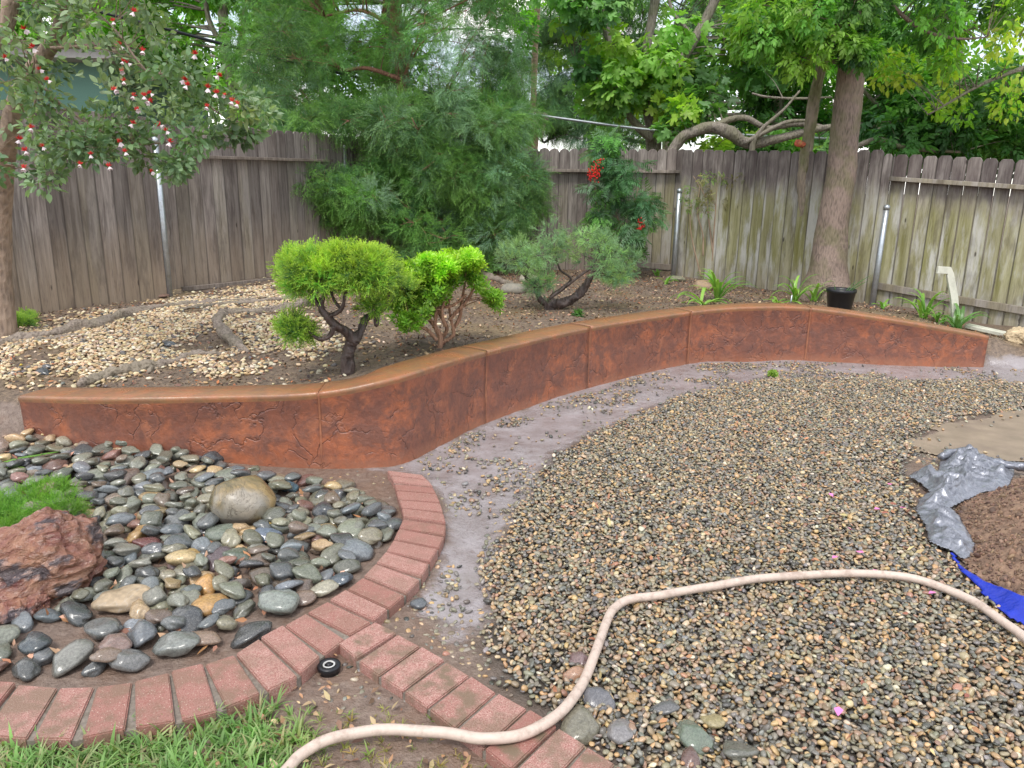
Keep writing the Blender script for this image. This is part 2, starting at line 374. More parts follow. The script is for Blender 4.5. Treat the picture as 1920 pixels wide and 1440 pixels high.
def m_wood():
    b = MB('weathered_cedar_board'); r_, off = b.rand(); v0 = b.coord('Object', (1, 1, 1), off)
    v = b.coord('Object', (1, 1, .07), off); vf = b.coord('Object', (1, 1, .03), off)
    wv = b.noise(v, 26, 5, .6, 1.1); fine = b.noise(vf, 170, 4, .7); kn = b.voro(b.coord('Object', (1, .4, .32), off), 5.5)
    big = b.noise(b.coord('Object', (2.5, 1, .8), off), 2.6, 4, .6)
    warm = b.attr('warm', 'OBJECT', 'Fac'); moss = b.attr('moss', 'OBJECT', 'Fac')
    zz = b.n('ShaderNodeSeparateXYZ'); b.t.links.new(b.n('ShaderNodeTexCoord').outputs['Object'], zz.inputs[0]); z = zz.outputs[2]
    zn = b.math('ADD', z, b.math('MULTIPLY', b.math('SUBTRACT', big, .5), .55))
    base = b.mix(b.ramp(wv, [(.3, 0), (.7, 1)]), (.12, .102, .094), (.42, .375, .345))
    base = b.mix(b.math('MULTIPLY', b.ramp(r_, [(0, 0), (.5, 1), (.55, 0), (1, 1)]), .5), base, (.15, .115, .10)); base = b.mix(1.0, base, b.ramp(b.math('FRACT', b.math('MULTIPLY', r_, 7.3)), [(0, .68), (1, 1.22)]), 'MULTIPLY')
    gxs = b.n('ShaderNodeSeparateXYZ'); b.t.links.new(b.n('ShaderNodeTexCoord').outputs['Generated'], gxs.inputs[0]); edge = b.ramp(b.math('ABSOLUTE', b.math('SUBTRACT', gxs.outputs[0], .5)), [(.42, 0), (.49, 1)])
    # rain-splashed tan foot
    base = b.mix(b.math('MULTIPLY', b.ramp(zn, [(.15, .9), (.85, 0)]), warm), base, b.mix(wv, (.26, .19, .13), (.44, .345, .255)))
    # algae and lichen
    mz = b.math('MULTIPLY', b.ramp(b.math('MULTIPLY', zn, .5), [(.02, .5), (.25, 1), (.58, .9), (.75, .0)]), moss)
    gr = b.mix(b.ramp(b.noise(v, 11, 4, .7), [(.35, 0), (.65, 1)]), (.20, .19, .06), (.42, .40, .24))
    pale = b.ramp(b.noise(b.coord('Object', (1, 1, .18), off), 6, 5, .65), [(.47, 0), (.6, 1)])
    gr = b.mix(b.math('MULTIPLY', pale, .85), gr, (.56, .55, .51))
    base = b.mix(mz, base, gr)
    # damp dark head of the mossy boards
    base = b.mix(b.math('MULTIPLY', b.math('MULTIPLY', b.ramp(b.math('MULTIPLY', zn, .5), [(.66, 0), (.8, .75)]), b.ramp(big, [(.35, 0), (.6, 1)])), moss), base, (.07, .05, .05))
    base = b.mix(b.ramp(kn, [(.035, .85), (.07, 0)]), base, (.035, .025, .02))
    base = b.mix(b.ramp(fine, [(.56, 0), (.68, .5)]), base, (.05, .04, .038))
    base = b.mix(b.math('MULTIPLY', edge, .6), base, (.03, .025, .022))
    base = b.mix(b.math('MULTIPLY', b.ramp(b.noise(b.coord('Object', (1, 1, .25), off), 7, 4, .7), [(.52, 0), (.66, .7)]), .6), base, (.07, .052, .048))
    h = b.math('ADD', b.math('MULTIPLY', fine, .5), wv)
    b.pbr(base, .78, b.bump(h, .6, .006), .25); return b.m
def m_stone(name, src='OBJECT', wet=.22, scale=14, vein=True):
    b = MB(name); r_, off = b.rand(); c = b.attr('col', 'INSTANCER'); v = b.coord('Object', (1, 1, 1), off)
    n1 = b.noise(v, scale, 5, .65, .3); n2 = b.noise(v, scale*6, 3)
    c = b.mix(1.0, c, b.ramp(n1, [(.3, .62), (.7, 1.35)]), 'MULTIPLY'); c = b.mix(1.0, c, b.ramp(n2, [(.35, .85), (.65, 1.15)]), 'MULTIPLY')
    if vein:
        ve = b.noise(b.coord('Object', (1, .35, 1), off), scale*.8, 4, .6, 2.0)
        c = b.mix(b.ramp(ve, [(.485, 0), (.5, .45), (.515, 0)]), c, (.42, .4, .36))
    b.pbr(c, b.ramp(n1, [(.35, wet*.7), (.7, wet*1.9)]), b.bump(b.math('ADD', n1, b.math('MULTIPLY', n2, .5)), .2, .003), .75); return b.m
def m_simple(name, col, rough=.5, metal=0, var=.25, scale=20, bump_=.2, spec=.5, scl=(1, 1, 1), dirt=None, dist=.004):
    b = MB(name); v = b.coord('Object', scl); n1 = b.noise(v, scale, 4, .6); c = b.mix(b.ramp(n1, [(.3, 0), (.7, 1)]), tuple(x*(1-var) for x in col), tuple(min(1, x*(1+var)) for x in col))
    if dirt: c = b.mix(b.ramp(b.noise(v, scale*.4, 5, .7), [(.5, 0), (.66, .7)]), c, dirt)
    b.pbr(c, rough, b.bump(n1, bump_, dist), spec, metal); return b.m
def m_brick():
    b = MB('clay_brick'); r_, off = b.rand(); v = b.coord('Object', (1, 1, 1), off)
    n1 = b.noise(v, 14, 4); sp = b.voro(v, 170, 'F1'); n3 = b.noise(v, 240, 3, .8)
    c = b.mix(b.ramp(r_, [(0, 0), (1, 1)]), (.35, .19, .155), (.50, .31, .265))
    c = b.mix(b.ramp(n3, [(.42, 0), (.6, 1)]), c, (.27, .105, .085)); c = b.mix(b.ramp(b.voro(v, 95), [(.10, .8), (.2, 0)]), c, (.62, .50, .42))
    c = b.mix(b.ramp(b.voro(b.coord('Object', (1, 1, 1)), 60), [(.07, .8), (.12, 0)]), c, (.05, .035, .03))
    d = b.attr('dirt', 'OBJECT', 'Fac'); c = b.mix(b.math('MULTIPLY', b.ramp(n1, [(.42, 0), (.6, 1)]), d), c, (.17, .13, .085))
    zz = b.n('ShaderNodeSeparateXYZ'); b.t.links.new(b.n('ShaderNodeTexCoord').outputs['Object'], zz.inputs[0])
    b.pbr(c, b.ramp(n1, [(.3, .45), (.7, .7)]), b.bump(b.math('ADD', n3, n1), .6, .003), .35); return b.m
def m_ground():
    b = MB('garden_soil'); z = b.n('ShaderNodeSeparateColor'); b.t.links.new(b.attr('zone'), z.inputs[0]); P = b.pos()
    n1 = b.noise(P, 5, 6, .65); n2 = b.noise(P, 28, 5, .65); n3 = b.noise(P, 1.6, 4); n4 = b.noise(P, 120, 3, .7)
    jit = b.math('MULTIPLY', b.math('SUBTRACT', n1, .5), .55)
    def zone(k, w_=.06):
        return b.ramp(b.math('ADD', z.outputs[k], jit), [(.5-w_, 0), (.5+w_, 1)])
    mud = b.mix(b.ramp(n2, [(.3, 0), (.7, 1)]), (.135, .092, .072), (.27, .205, .165)); mud = b.mix(b.ramp(n1, [(.45, 0), (.6, .5)]), mud, (.20, .12, .08))
    upper = b.mix(b.ramp(n2, [(.35, 0), (.65, 1)]), (.08, .058, .045), (.24, .175, .125)); upper = b.mix(b.ramp(n4, [(.55, 0), (.66, .6)]), upper, (.38, .27, .17))
    upper = b.mix(b.ramp(n3, [(.52, 0), (.66, .4)]), upper, b.mix(n2, (.16, .12, .035), (.30, .21, .10)))
    silt = b.mix(b.ramp(n1, [(.3, 0), (.7, 1)]), (.24, .205, .20), (.38, .35, .36)); silt = b.mix(b.ramp(b.noise(P, 14, 5, .7, 1.2), [(.56, 0), (.64, .55)]), silt, (.16, .12, .11)); silt = b.mix(b.ramp(n4, [(.58, 0), (.68, .6)]), silt, (.10, .08, .075))
    under = b.mix(n2, (.045, .038, .032), (.12, .10, .08))  # soil under the gravel, darkened to paint shade into the gaps between pebbles
    zu = zone(0); zs = zone(1); zv = zone(2, .15)
    c = b.mix(zv, mud, under); c = b.mix(zs, c, silt); c = b.mix(zu, c, upper)
    pud = b.math('MULTIPLY', zs, b.ramp(n3, [(.42, .35), (.56, 1)]))
    rr = b.mix(pud, b.mix(zu, (.42,)*3, (.85,)*3), (.13,)*3)
    hs = b.mix(pud, (1,)*3, (.12,)*3)
    h = b.math('ADD', n2, b.math('ADD', b.math('MULTIPLY', n4, .35), n1))
    h = b.math('MULTIPLY', h, hs)
    q = b.pbr(c, rr, b.bump(h, .9, .018), .5); return b.m
MAT = dict(wall=m_wall(), cap=m_cap(), wood=m_wood(), brick=m_brick(), ground=m_ground(),
    joint=m_simple('joint_mortar', (.30, .12, .065), .5), mortar=m_simple('grey_mortar', (.21, .18, .15), .8, scale=60, bump_=.8, dirt=(.1, .08, .05)),
    galv=m_simple('galvanised_steel', (.48, .52, .56), .38, .75, .12, 25, .1, dirt=(.40, .40, .38)), stone=m_stone('wet_river_stone', wet=.13), pebble=m_stone('wet_pebble', wet=.24, scale=40, vein=False),
    dry=m_stone('pale_pebble', wet=.6, scale=30, vein=False), hose=m_simple('cream_rubber_hose', (.56, .45, .38), .5, var=.08, scale=55, bump_=.08, dirt=(.33, .25, .20)),
    silver=None, blue=m_simple('blue_plastic_tarp', (.015, .035, .42), .3, var=.25, scale=10, bump_=.6, dist=.02), black=m_simple('black_plastic', (.012, .013, .016), .35, var=.1, bump_=.05),
    white=m_simple('white_vinyl', (.62, .62, .52), .45, var=.06, dirt=(.42, .42, .34), bump_=.05), soil=m_simple('loose_soil', (.20, .125, .085), .9, var=.55, scale=22, bump_=1, dist=.03, dirt=(.30, .20, .13)),
    slab=m_simple('muddy_concrete', (.27, .21, .155), .45, var=.2, scale=6, bump_=.25, dirt=(.20, .15, .12)),
    root=m_bark('root_bark', (.27, .22, .18), (.07, .05, .04), (1, 1, 1), .15, .8, 34, .01), cable=m_simple('black_cable', (.02, .022, .03), .4), ring=m_simple('grey_ring', (.5, .5, .48), .5))
def m_silver():
    b = MB('silver_tarp'); v = b.pos(); n1 = b.noise(v, 25, 5, .7, 1.0); n2 = b.voro(v, 45)
    c = b.mix(b.ramp(n1, [(.35, 0), (.65, 1)]), (.17, .18, .21), (.36, .375, .42)); c = b.mix(b.ramp(b.noise(v, 60, 3, .6, 2), [(.485, 0), (.51, .85), (.535, 0)]), c, (.04, .04, .05))  # thin dark noise lines paint crease shade into the tarp colour
    b.pbr(c, .33, b.bump(b.math('ADD', n1, n2), .35, .006), .6, .45); return b.m
MAT['silver'] = m_silver()

# ------------------------------------------------------------------ ground
SILT = pxpoly([(700, 880), (760, 868), (920, 788), (1105, 724), (1295, 679), (1400, 674), (1510, 672), (1680, 678), (1845, 684), (1870, 655), (1990, 640), (1990, 722), (1700, 713), (1560, 709), (1450, 709),
    (1300, 737), (1205, 772), (1100, 815), (1035, 850), (1010, 885), (1000, 925), (960, 965), (940, 1010), (915, 1060), (930, 1120), (905, 1175), (860, 1200), (800, 1150), (812, 1080), (838, 1020), (838, 970), (822, 915), (770, 884)])
GRAV = pxpoly([(1450, 709), (1560, 709), (1700, 713), (2150, 726), (2150, 768), (1920, 768), (1800, 783), (1720, 812), (1738, 850), (1690, 870), (1700, 905), (1735, 1000), (1790, 1055), (1850, 1120), (2000, 1190), (2200, 1300), (2200, 1600),
    (1230, 1560), (1100, 1400), (1000, 1335), (925, 1280), (895, 1210), (930, 1130), (918, 1060), (945, 1005), (962, 965), (1003, 925), (1015, 885), (1037, 852), (1103, 815), (1208, 772), (1303, 736)])
RIVER = pxpoly([(-120, 842), (60, 828), (180, 838), (370, 868), (540, 900), (650, 912), (700, 935), (738, 965), (752, 985), (725, 1030), (650, 1102), (575, 1146), (490, 1200), (430, 1228), (310, 1255), (180, 1282), (0, 1274), (-120, 1262)])
LAWN = pxpoly([(-300, 1378), (0, 1378), (150, 1388), (250, 1370), (345, 1355), (425, 1338), (500, 1335), (620, 1345), (690, 1318), (760, 1330), (850, 1378), (915, 1412), (960, 1450), (1000, 1500), (1000, 1700), (-300, 1700)])
def axis(lo, hi, st, far):
    c = np.arange(lo, hi+st/2, st); g = [st]; a = []
    x = hi; s = st
    while x < far: s *= 1.35; x += s; a.append(x)
    b_ = []; x = lo; s = st
    while x > -far: s *= 1.35; x -= s; b_.append(x)
    return np.array(b_[::-1]+list(c)+a)
gx = axis(-5.2, 6.4, .035, 300); gy = axis(1.2, 12.6, .035, 300)
GX, GY = np.meshgrid(gx, gy); GZ = zg(GX, GY)
wsd, _ = wall_sd(GX, GY)
def sdn(poly): return np.clip(poly_sd(GX, GY, poly)/.5+.5, 0, 1)
zone = np.stack([np.clip(wsd/.5+.3, 0, 1), sdn(SILT), sdn(GRAV)], axis=-1)
GZ = GZ-.012*smooth(poly_sd(GX, GY, SILT)/.12)
nx, ny = len(gx), len(gy)
I = np.arange(nx*ny).reshape(ny, nx)
Fq = np.stack([I[:-1, :-1], I[:-1, 1:], I[1:, 1:], I[1:, :-1]], -1).reshape(-1, 4)
me = bpy.data.meshes.new('ground'); me.vertices.add(nx*ny); me.vertices.foreach_set('co', np.stack([GX, GY, GZ], -1).ravel())
me.loops.add(Fq.size); me.loops.foreach_set('vertex_index', Fq.ravel()); me.polygons.add(len(Fq)); me.polygons.foreach_set('loop_start', np.arange(0, Fq.size, 4)); me.polygons.foreach_set('loop_total', np.full(len(Fq), 4))
me.polygons.foreach_set('use_smooth', np.ones(len(Fq), bool))
a = me.attributes.new('zone', 'FLOAT_COLOR', 'POINT'); a.data.foreach_set('color', np.concatenate([zone.reshape(-1, 3), np.ones((nx*ny, 1))], 1).ravel())
me.update(); me.validate(); me.materials.append(MAT['ground'])
g = bpy.data.objects.new('ground', me); COL.objects.link(g); tag(g, kind='structure')

# concrete path showing through at the right
cp = pxpoly([(1718, 826), (1745, 800), (1800, 786), (1925, 771), (2200, 765), (2250, 870), (1880, 866), (1800, 868), (1745, 850), (1700, 838)])

# ------------------------------------------------------------------ retaining wall
base = (float(WL[0, 0]), float(WL[0, 1]), 0)
wall = empty('retaining_wall', base, 'low curved rust-brown stamped concrete retaining wall in front of the planting bed', 'wall')
jx = [600, 912, 1105, 1293, 1515]
seg_par = [0.0]
pxs = np.array([projx((p[0], p[1], .25)) for p in WL])
for j in jx: seg_par.append(float(np.interp(j, pxs, np.arange(len(WL)))))
seg_par.append(len(WL)-1.0)
def wl_at(s): return np.array([np.interp(s, np.arange(len(WL)), WL[:, k]) for k in range(3)]), np.array([np.interp(s, np.arange(len(WL)), WN[:, k]) for k in range(2)])
def wall_piece(s0, s1, inset, gap, mat_, nm):
    n = max(6, int((s1-s0)*2.5)); SS = np.linspace(s0+gap, s1-gap, n)
    b0 = .02; prof = lambda h: [(0, -.12), (0, .04), (.004, h*.5), (0, h-.04), (-.005, h-.028), (-.007, h-.014), (-.003, h-.004), (.008, h), (WT*.5, h+.003), (WT-.02, h), (WT, h-.02), (WT, -.12)]
    V = []; k = 0
    for s in SS:
        (x, y, h), nn = wl_at(s); nn = nn/np.linalg.norm(nn); pr = prof(h)
        k = len(pr)
        for i, (o_, z) in enumerate(pr):
            o_ = np.clip(o_, -.014+inset, WT-inset) if inset else o_
            z = min(z, h-inset) if inset else z
            wob = .004*(vnoise(np.array([s*.7]), np.array([z*9.0]), 1, 4)[0]-.5)*2 if not inset else 0
            V.append((x+nn[0]*(o_+wob), y+nn[1]*(o_+wob), z))
    Fc = []; mi = []
    for i in range(n-1):
        for q in range(k-1):
            Fc.append((i*k+q, (i+1)*k+q, (i+1)*k+q+1, i*k+q+1)); mi.append(1 if q >= 3 else 0)
    Fc.append(tuple(range(0, k))); Fc.append(tuple((n-1)*k+q for q in range(k-1, -1, -1))); mi += [0, 0]
    me = mesh(nm, V, Fc, True); me.materials.append(mat_); me.materials.append(MAT['cap'] if not inset else mat_)
    me.polygons.foreach_set('material_index', mi)
    for p in list(me.polygons)[-2:]: p.use_smooth = False
    me.update()
    return link(nm, me, None, wall)
for i in range(len(seg_par)-1): wall_piece(seg_par[i], seg_par[i+1], 0, .045 if 0 < i else .0, MAT['wall'], 'wall_section')
for j in range(1, len(seg_par)-1): wall_piece(seg_par[j]-.09, seg_par[j]+.13, .009, 0, MAT['joint'], 'tooled_joint')

# ------------------------------------------------------------------ brick edging
def brick_mesh(nm, c4, zt, th=.055):
    """four top corners in world, local to their centre"""
    c4 = np.array(c4); c = c4.mean(axis=0); V = [(p[0]-c[0], p[1]-c[1], 0) for p in c4]+[(p[0]-c[0], p[1]-c[1], -th) for p in c4]
    a2 = sum(V[i][0]*V[(i+1) % 4][1]-V[(i+1) % 4][0]*V[i][1] for i in range(4))
    if a2 < 0: V = [V[i] for i in (3, 2, 1, 0, 7, 6, 5, 4)]
    me = mesh(nm, V, [(0, 1, 2, 3), (7, 6, 5, 4), (0, 4, 5, 1), (1, 5, 6, 2), (2, 6, 7, 3), (3, 7, 4, 0)])
    return bevel_mesh(me, .004, 2), c
def edging(joints, zt, label, nm, dirtf, tilt=.0):
    W = [(onz(*a_, zt), onz(*b2, zt)) for a_, b2 in joints]
    root = empty(nm, (W[0][0][0], W[0][0][1], 0), label, 'brick edging')
    bed = []
    for i in range(len(W)-1):
        (a0, b0), (a1, b1) = W[i], W[i+1]
        # brick stays rectangular: shrink to leave mortar wedges
        def sh(p, q, g): d = q-p; L_ = np.linalg.norm(d); return p+d/L_*min(g, L_*.2)
        wI, wO = np.linalg.norm(a1-a0), np.linalg.norm(b1-b0); wmin = min(wI, wO)
        gi = .004+max(0, (wI-wmin)*.38); go = .004+max(0, (wO-wmin)*.38)
        c = [sh(a0, a1, gi), sh(b0, b1, go), sh(b1, b0, go), sh(a1, a0, gi)]
        me, ce = brick_mesh('brick', c, zt); o = link('brick', me, MAT['brick'], root)
        o.location = (ce[0], ce[1], zt+random.uniform(-.004, .006)); o.rotation_euler = (random.uniform(-.02, .02)+tilt, random.uniform(-.02, .02), 0)
        o['dirt'] = dirtf(i)
        bed.append((a0, b0, b1, a1))
    V = []; Fc = []; n = len(W)
    for a_, b2 in W:
        m_ = (a_+b2)/2
        for p, z in ((a_, -.03), (a_, zt-.012), (b2, zt-.012), (b2, -.03)):
            q = m_+(p-m_)*.97; V.append((q[0], q[1], z+random.uniform(-.002, .002)))
    for i in range(n-1):
        for k in range(3): Fc.append((i*4+k, (i+1)*4+k, (i+1)*4+k+1, i*4+k+1))
    link('mortar', mesh('mortar', V, [f[::-1] for f in Fc]), MAT['mortar'], root)
    return root
J1 = [((726, 881), (790, 888)), ((732, 891), (803, 901)), ((739, 904), (812, 913)), ((743, 919), (818, 926)), ((748, 938), (825, 943)), ((754, 954), (831, 962)), ((756, 971), (836, 983)), ((748, 990), (833, 1004)), ((738, 1011), (822, 1028)), ((724, 1034), (805, 1056)),
      ((705, 1056), (789, 1084)), ((681, 1081), (760, 1114)), ((650, 1105), (728, 1141)), ((616, 1127), (700, 1164)), ((575, 1148), (652, 1192)), ((532, 1172), (603, 1229)), ((487, 1197), (561, 1266)), ((441, 1227), (499, 1296)), ((382, 1245), (412, 1331)),
      ((319, 1260), (337, 1351)), ((250, 1276), (245, 1364)), ((179, 1285), (142, 1385)), ((110, 1287), (54, 1383)), ((32, 1281), (-38, 1376)), ((-50, 1276), (-135, 1360)), ((-125, 1268), (-235, 1345))]
edging(J1, .045, 'curved row of red clay bricks edging the bed of river stones', 'brick_edging', lambda i: random.uniform(.1, .4) if i < 17 else random.uniform(.35, .7))
J2 = [((630, 1204), (702, 1166)), ((671, 1238), (745, 1188)), ((712, 1267), (789, 1211)), ((757, 1295), (836, 1237)), ((803, 1327), (882, 1265)), ((855, 1366), (932, 1297)), ((907, 1405), (992, 1331)), ((960, 1447), (1046, 1364)), ((1015, 1490), (1100, 1397)), ((1075, 1535), (1155, 1432)), ((1140, 1585), (1215, 1470)), ((1210, 1640), (1280, 1512))]
edging(J2, .034, 'straight row of red bricks running out to the gravel under the hose', 'brick_edging', lambda i: random.uniform(.6, .95))

# ------------------------------------------------------------------ fences
PICK = {}
def picket_mesh(w_, ear):
    key = (round(w_, 3), ear)
    if key in PICK: return PICK[key]
    if ear == 'dog': pr = [(0, 0), (w_, 0), (w_, 1.79), (w_-.03, 1.83), (.03, 1.83), (0, 1.79)]
    elif ear == 'round': pr = [(0, 0), (w_, 0), (w_, 1.775), (w_*.93, 1.80), (w_*.78, 1.822), (w_*.5, 1.835), (w_*.22, 1.822), (w_*.07, 1.80), (0, 1.775)]
    else: pr = [(0, 0), (w_, 0), (w_, 1.83), (0, 1.83)]
    n = len(pr); V = [(x-w_/2, 0, z) for x, z in pr]+[(x-w_/2, .018, z) for x, z in pr]
    Fc = [tuple(range(n)), tuple(range(2*n-1, n-1, -1))]+[(i, i+n, (i+1) % n+n, (i+1) % n) for i in range(n)]
    me = mesh('picket', V, Fc); me = bevel_mesh(me, .004); me.materials.append(MAT['wood']); PICK[key] = me; return me
def line_hit(px, A, B, z=1.0):
    """where the vertical plane through A-B meets the column of pixel px"""
    lo, hi = -.5, 1.5
    fa = projx((A[0]+(B[0]-A[0])*lo, A[1]+(B[1]-A[1])*lo, z))-px
    for _ in range(60):
        m = (lo+hi)/2; v = projx((A[0]+(B[0]-A[0])*m, A[1]+(B[1]-A[1])*m, z))-px
        if (v > 0) == (fa > 0): lo = m
        else: hi = m
    return lo
def fence(A, B, edges, top, bot, label, ear, moss, warm, rails=(), posts=(), depth_var=.016, gap=.001, z_ref=.5):
    """A-B: the boards' face line; edges: board boundaries as fractions along A-B; top/bot: heights by fraction"""
    A = np.array(A, float); B = np.array(B, float); L_ = np.linalg.norm(B-A); d = (B-A)/L_; ang = math.atan2(d[1], d[0]); nrm = np.array([-d[1], d[0]])
    root = empty('wooden_fence', (A[0], A[1], bot(0)), label, 'fence')
    for i in range(len(edges)-1):
        t0, t1 = edges[i], edges[i+1]; w_ = (t1-t0)*L_-(gap*random.uniform(.3, 1.6) if gap > .002 else -.004)
        wq = max(.05, round(w_/.01)*.01); c = A+(B-A)*(t0+t1)/2+nrm*random.uniform(0, depth_var)
        z0 = bot((t0+t1)/2)-.03; z1 = top((t0+t1)/2)+random.uniform(-.008, .008)
        o = link('board', picket_mesh(wq, ear), None, root); o.location = (c[0], c[1], z0); o.scale = (w_/wq, 1, (z1-z0)/1.83)
        o.rotation_euler = (random.uniform(-.006, .006), random.uniform(-.002, .002), ang)
        o['moss'] = float(max(0, min(1, moss((t0+t1)/2)+random.uniform(-.15, .15)))); o['warm'] = float(warm)
    for t0, t1, za, zb, h, dep, side in rails:
        a_ = A+(B-A)*t0; b2 = A+(B-A)*t1; Lr = np.linalg.norm(b2-a_)
        y0 = (-dep-.002) if side < 0 else .034
        v, f = box(0, Lr, y0, y0+dep, 0, h); sl = (zb-za)/Lr; v[:, 2] += v[:, 0]*sl
        o = link('rail', bevel_mesh(mesh('rail', v-np.array([0, 0, 0]), f), .004), MAT['wood'], root)
        o.location = (a_[0], a_[1], za); o.rotation_euler = (0, 0, ang); o['moss'] = float(moss(t0))*.6; o['warm'] = .25
    return root
def pipe_post(px, pyb, pyt, y, r_, label, parent, lean=0.0):
    p = ony(px, pyb, y); zb = zg1(p[0], p[1])-.1; zt = ztop(p[0], p[1], pyt)
    o = tube_obj('steel_post', [(p[0], p[1], zb), (p[0]+lean*.5, p[1], (zb+zt)/2), (p[0]+lean, p[1], zt)], r_, MAT['galv'], parent, 14)
    v, f = tube([(p[0]+lean, p[1], zt-.03), (p[0]+lean, p[1], zt+.006), (p[0]+lean, p[1], zt+.022), (p[0]+lean, p[1], zt+.03)], [r_*1.14, r_*1.14, r_*.8, r_*.25], 14)
    c_ = link('cap', mesh('cap', v, f, True), MAT['galv'], o)
    return o
# left fence, near stretch
A1, B1 = np.array([-5.35, 5.0]), np.array([-3.72, 8.30])
e1 = [line_hit(p, A1, B1) for p in (-260, -210, -165, -122, -82, -45, -8, 24, 62, 97, 128, 160, 192, 223, 252, 279, 304)]
def top_by(tab, A, B):
    T_ = []; Z_ = []
    for px, py in tab:
        t = line_hit(px, A, B, 2.0); q = A+(B-A)*t; T_.append(t); Z_.append(ztop(q[0], q[1], py))
    return lambda t: float(np.interp(t, T_, Z_))
gb = lambda A, B, dz=0: (lambda t: zg1(*(A+(B-A)*t))+dz)
top1 = top_by([(60, 198), (140, 204), (200, 210), (300, 222)], A1, B1)
f1 = fence(A1, B1, e1, top1, gb(A1, B1), 'nearest stretch of grey-brown board fence at the left behind the flowering tree', 'dog', lambda t: .03, .9)
A2, B2 = np.array([-3.78, 8.42]), np.array([-2.2, 11.55])
e2 = [line_hit(p, A2, B2) for p in (306, 324, 337, 362, 386, 408, 430, 454, 474, 494, 512, 529, 545, 560, 574, 588, 601, 613, 625, 636, 647, 658, 669)]
top2 = top_by([(320, 234), (460, 238), (520, 243), (640, 254)], A2, B2)
zr = [ztop(*(A2+(B2-A2)*line_hit(px, A2, B2))[:2], py) for px, py in ((330, 296), (620, 304), (330, 541), (620, 512))]
t_a, t_b = line_hit(330, A2, B2), line_hit(620, A2, B2)
f2 = fence(A2, B2, e2, top2, gb(A2, B2, .07), 'dark board fence stretch with shelf rail between the steel post and the conifer', 'dog', lambda t: .04, .7,
    rails=[(t_a, t_b, zr[0], zr[1], .035, .09, -1), (t_a, t_b, zr[2]-.03, zr[3]-.03, .05, .04, -1)])
pipe_post(318, 553, 262, 8.3, .034, '', f2)
# back fence
A3, B3 = np.array([-2.46, 11.60]), np.array([2.52, 12.05])
nb = 35; e3 = list(np.linspace(0, line_hit(1278, A3, B3), nb))
e3 = [t+random.uniform(-.001, .001) for t in e3]
top3 = top_by([(640, 252), (700, 256), (990, 278), (1270, 279)], A3, B3)
t9, t12 = 0.0, line_hit(1266, A3, B3); t97 = line_hit(970, A3, B3); t121 = line_hit(1190, A3, B3)
q97 = A3+(B3-A3)*t97; q12 = A3+(B3-A3)*t12; q121 = A3+(B3-A3)*t121
f3 = fence(A3, B3, e3, top3, gb(A3, B3), 'brown board fence with a shelf rail across the back of the bed', 'round', lambda t: .05+.6*smooth((t-.78)/.2), .4,
    rails=[(0, t97-.002, ztop(*q97, 322)+.11, ztop(*q97, 322), .045, .09, -1), (t97, t12, ztop(*q97, 322), ztop(*q12, 325), .045, .09, -1), (t121, t12, ztop(*q121, 500), ztop(*q12, 507), .09, .04, -1)])
pipe_post(1262, 517, 357, 11.5, .036, '', f3, lean=.01)
pipe_post(652, 470, 275, 11.2, .034, '', f3)
# right fence, plain face
A4, B4 = np.array([2.5, 11.55]), np.array([4.40, 9.70])
e4 = [line_hit(p, A4, B4) for p in (1271, 1289, 1307, 1326, 1345, 1365, 1386, 1406, 1426, 1447, 1468, 1490, 1511, 1533, 1555, 1578, 1588, 1611, 1635)]
top4 = top_by([(1280, 281), (1400, 281), (1500, 284), (1640, 281)], A4, B4)
f4 = fence(A4, B4, e4, top4, gb(A4, B4), 'pale mossy board fence without rails behind the big leaning trunk', 'dog', lambda t: .95, .35, depth_var=.008)
A5, B5 = np.array([4.46, 9.66]), np.array([7.6, 6.85])
e5 = [line_hit(p, A5, B5) for p in (1636, 1654)]+[line_hit(p, A5, B5) for p in (1657, 1682, 1708, 1734, 1761, 1789, 1817, 1846, 1875, 1905, 1936, 1970, 2010, 2055, 2105, 2160)]
top5 = top_by([(1640, 284), (1660, 289), (1780, 292), (1920, 299), (2100, 312)], A5, B5)
t0_, t1_ = line_hit(1655, A5, B5), line_hit(2140, A5, B5); q0, q1 = A5+(B5-A5)*t0_, A5+(B5-A5)*t1_
f5 = fence(A5, B5, e5, top5, gb(A5, B5, .02), 'weathered mossy fence with long top and bottom rails at the right edge', 'dog', lambda t: .9, .1, depth_var=.008, gap=.0045,
    rails=[(t0_, t1_, ztop(*q0, 339), ztop(*q1, 372), .05, .09, -1), (t0_-.01, t1_, ztop(*q0, 541), ztop(*q1, 622), .085, .04, -1)])
pipe_post(1636, 563, 388, 9.45, .034, '', f5, lean=.02)

# ------------------------------------------------------------------ river stones
SM = [stone_mesh('river_stone', 100+i, (1, random.uniform(.58, .88), random.uniform(.32, .52)), .24, 3, facets=(i % 4)) for i in range(14)]
for s_ in SM: s_.materials.append(MAT['stone'])
PAL = [('grey-green', (.155, .16, .125), .32), ('dark slate', (.085, .09, .09), .20), ('blue-grey', (.15, .165, .175), .13), ('olive', (.19, .18, .125), .18), ('brown', (.16, .12, .09), .10), ('tan', (.36, .26, .14), .07), ('reddish', (.19, .10, .08), .03)]
def hit_lists():
    return None
def put_stone(x, y, z, s, k, col, label, group, nm='river_stone', flip=0, m=None, rz=None, cat='stone'):
    o = bpy.data.objects.new(nm, SM[k]); COL.objects.link(o); o.location = (x, y, z); o.scale = (s, s, s)
    o.rotation_euler = (random.gauss(0, .22), random.gauss(0, .22), rz if rz is not None else random.uniform(0, 6.28)); o['col'] = [float(c) for c in col]
    return tag(o, label, cat, group)
hero = []   # (px,py,len,color) seen plainly in the photograph
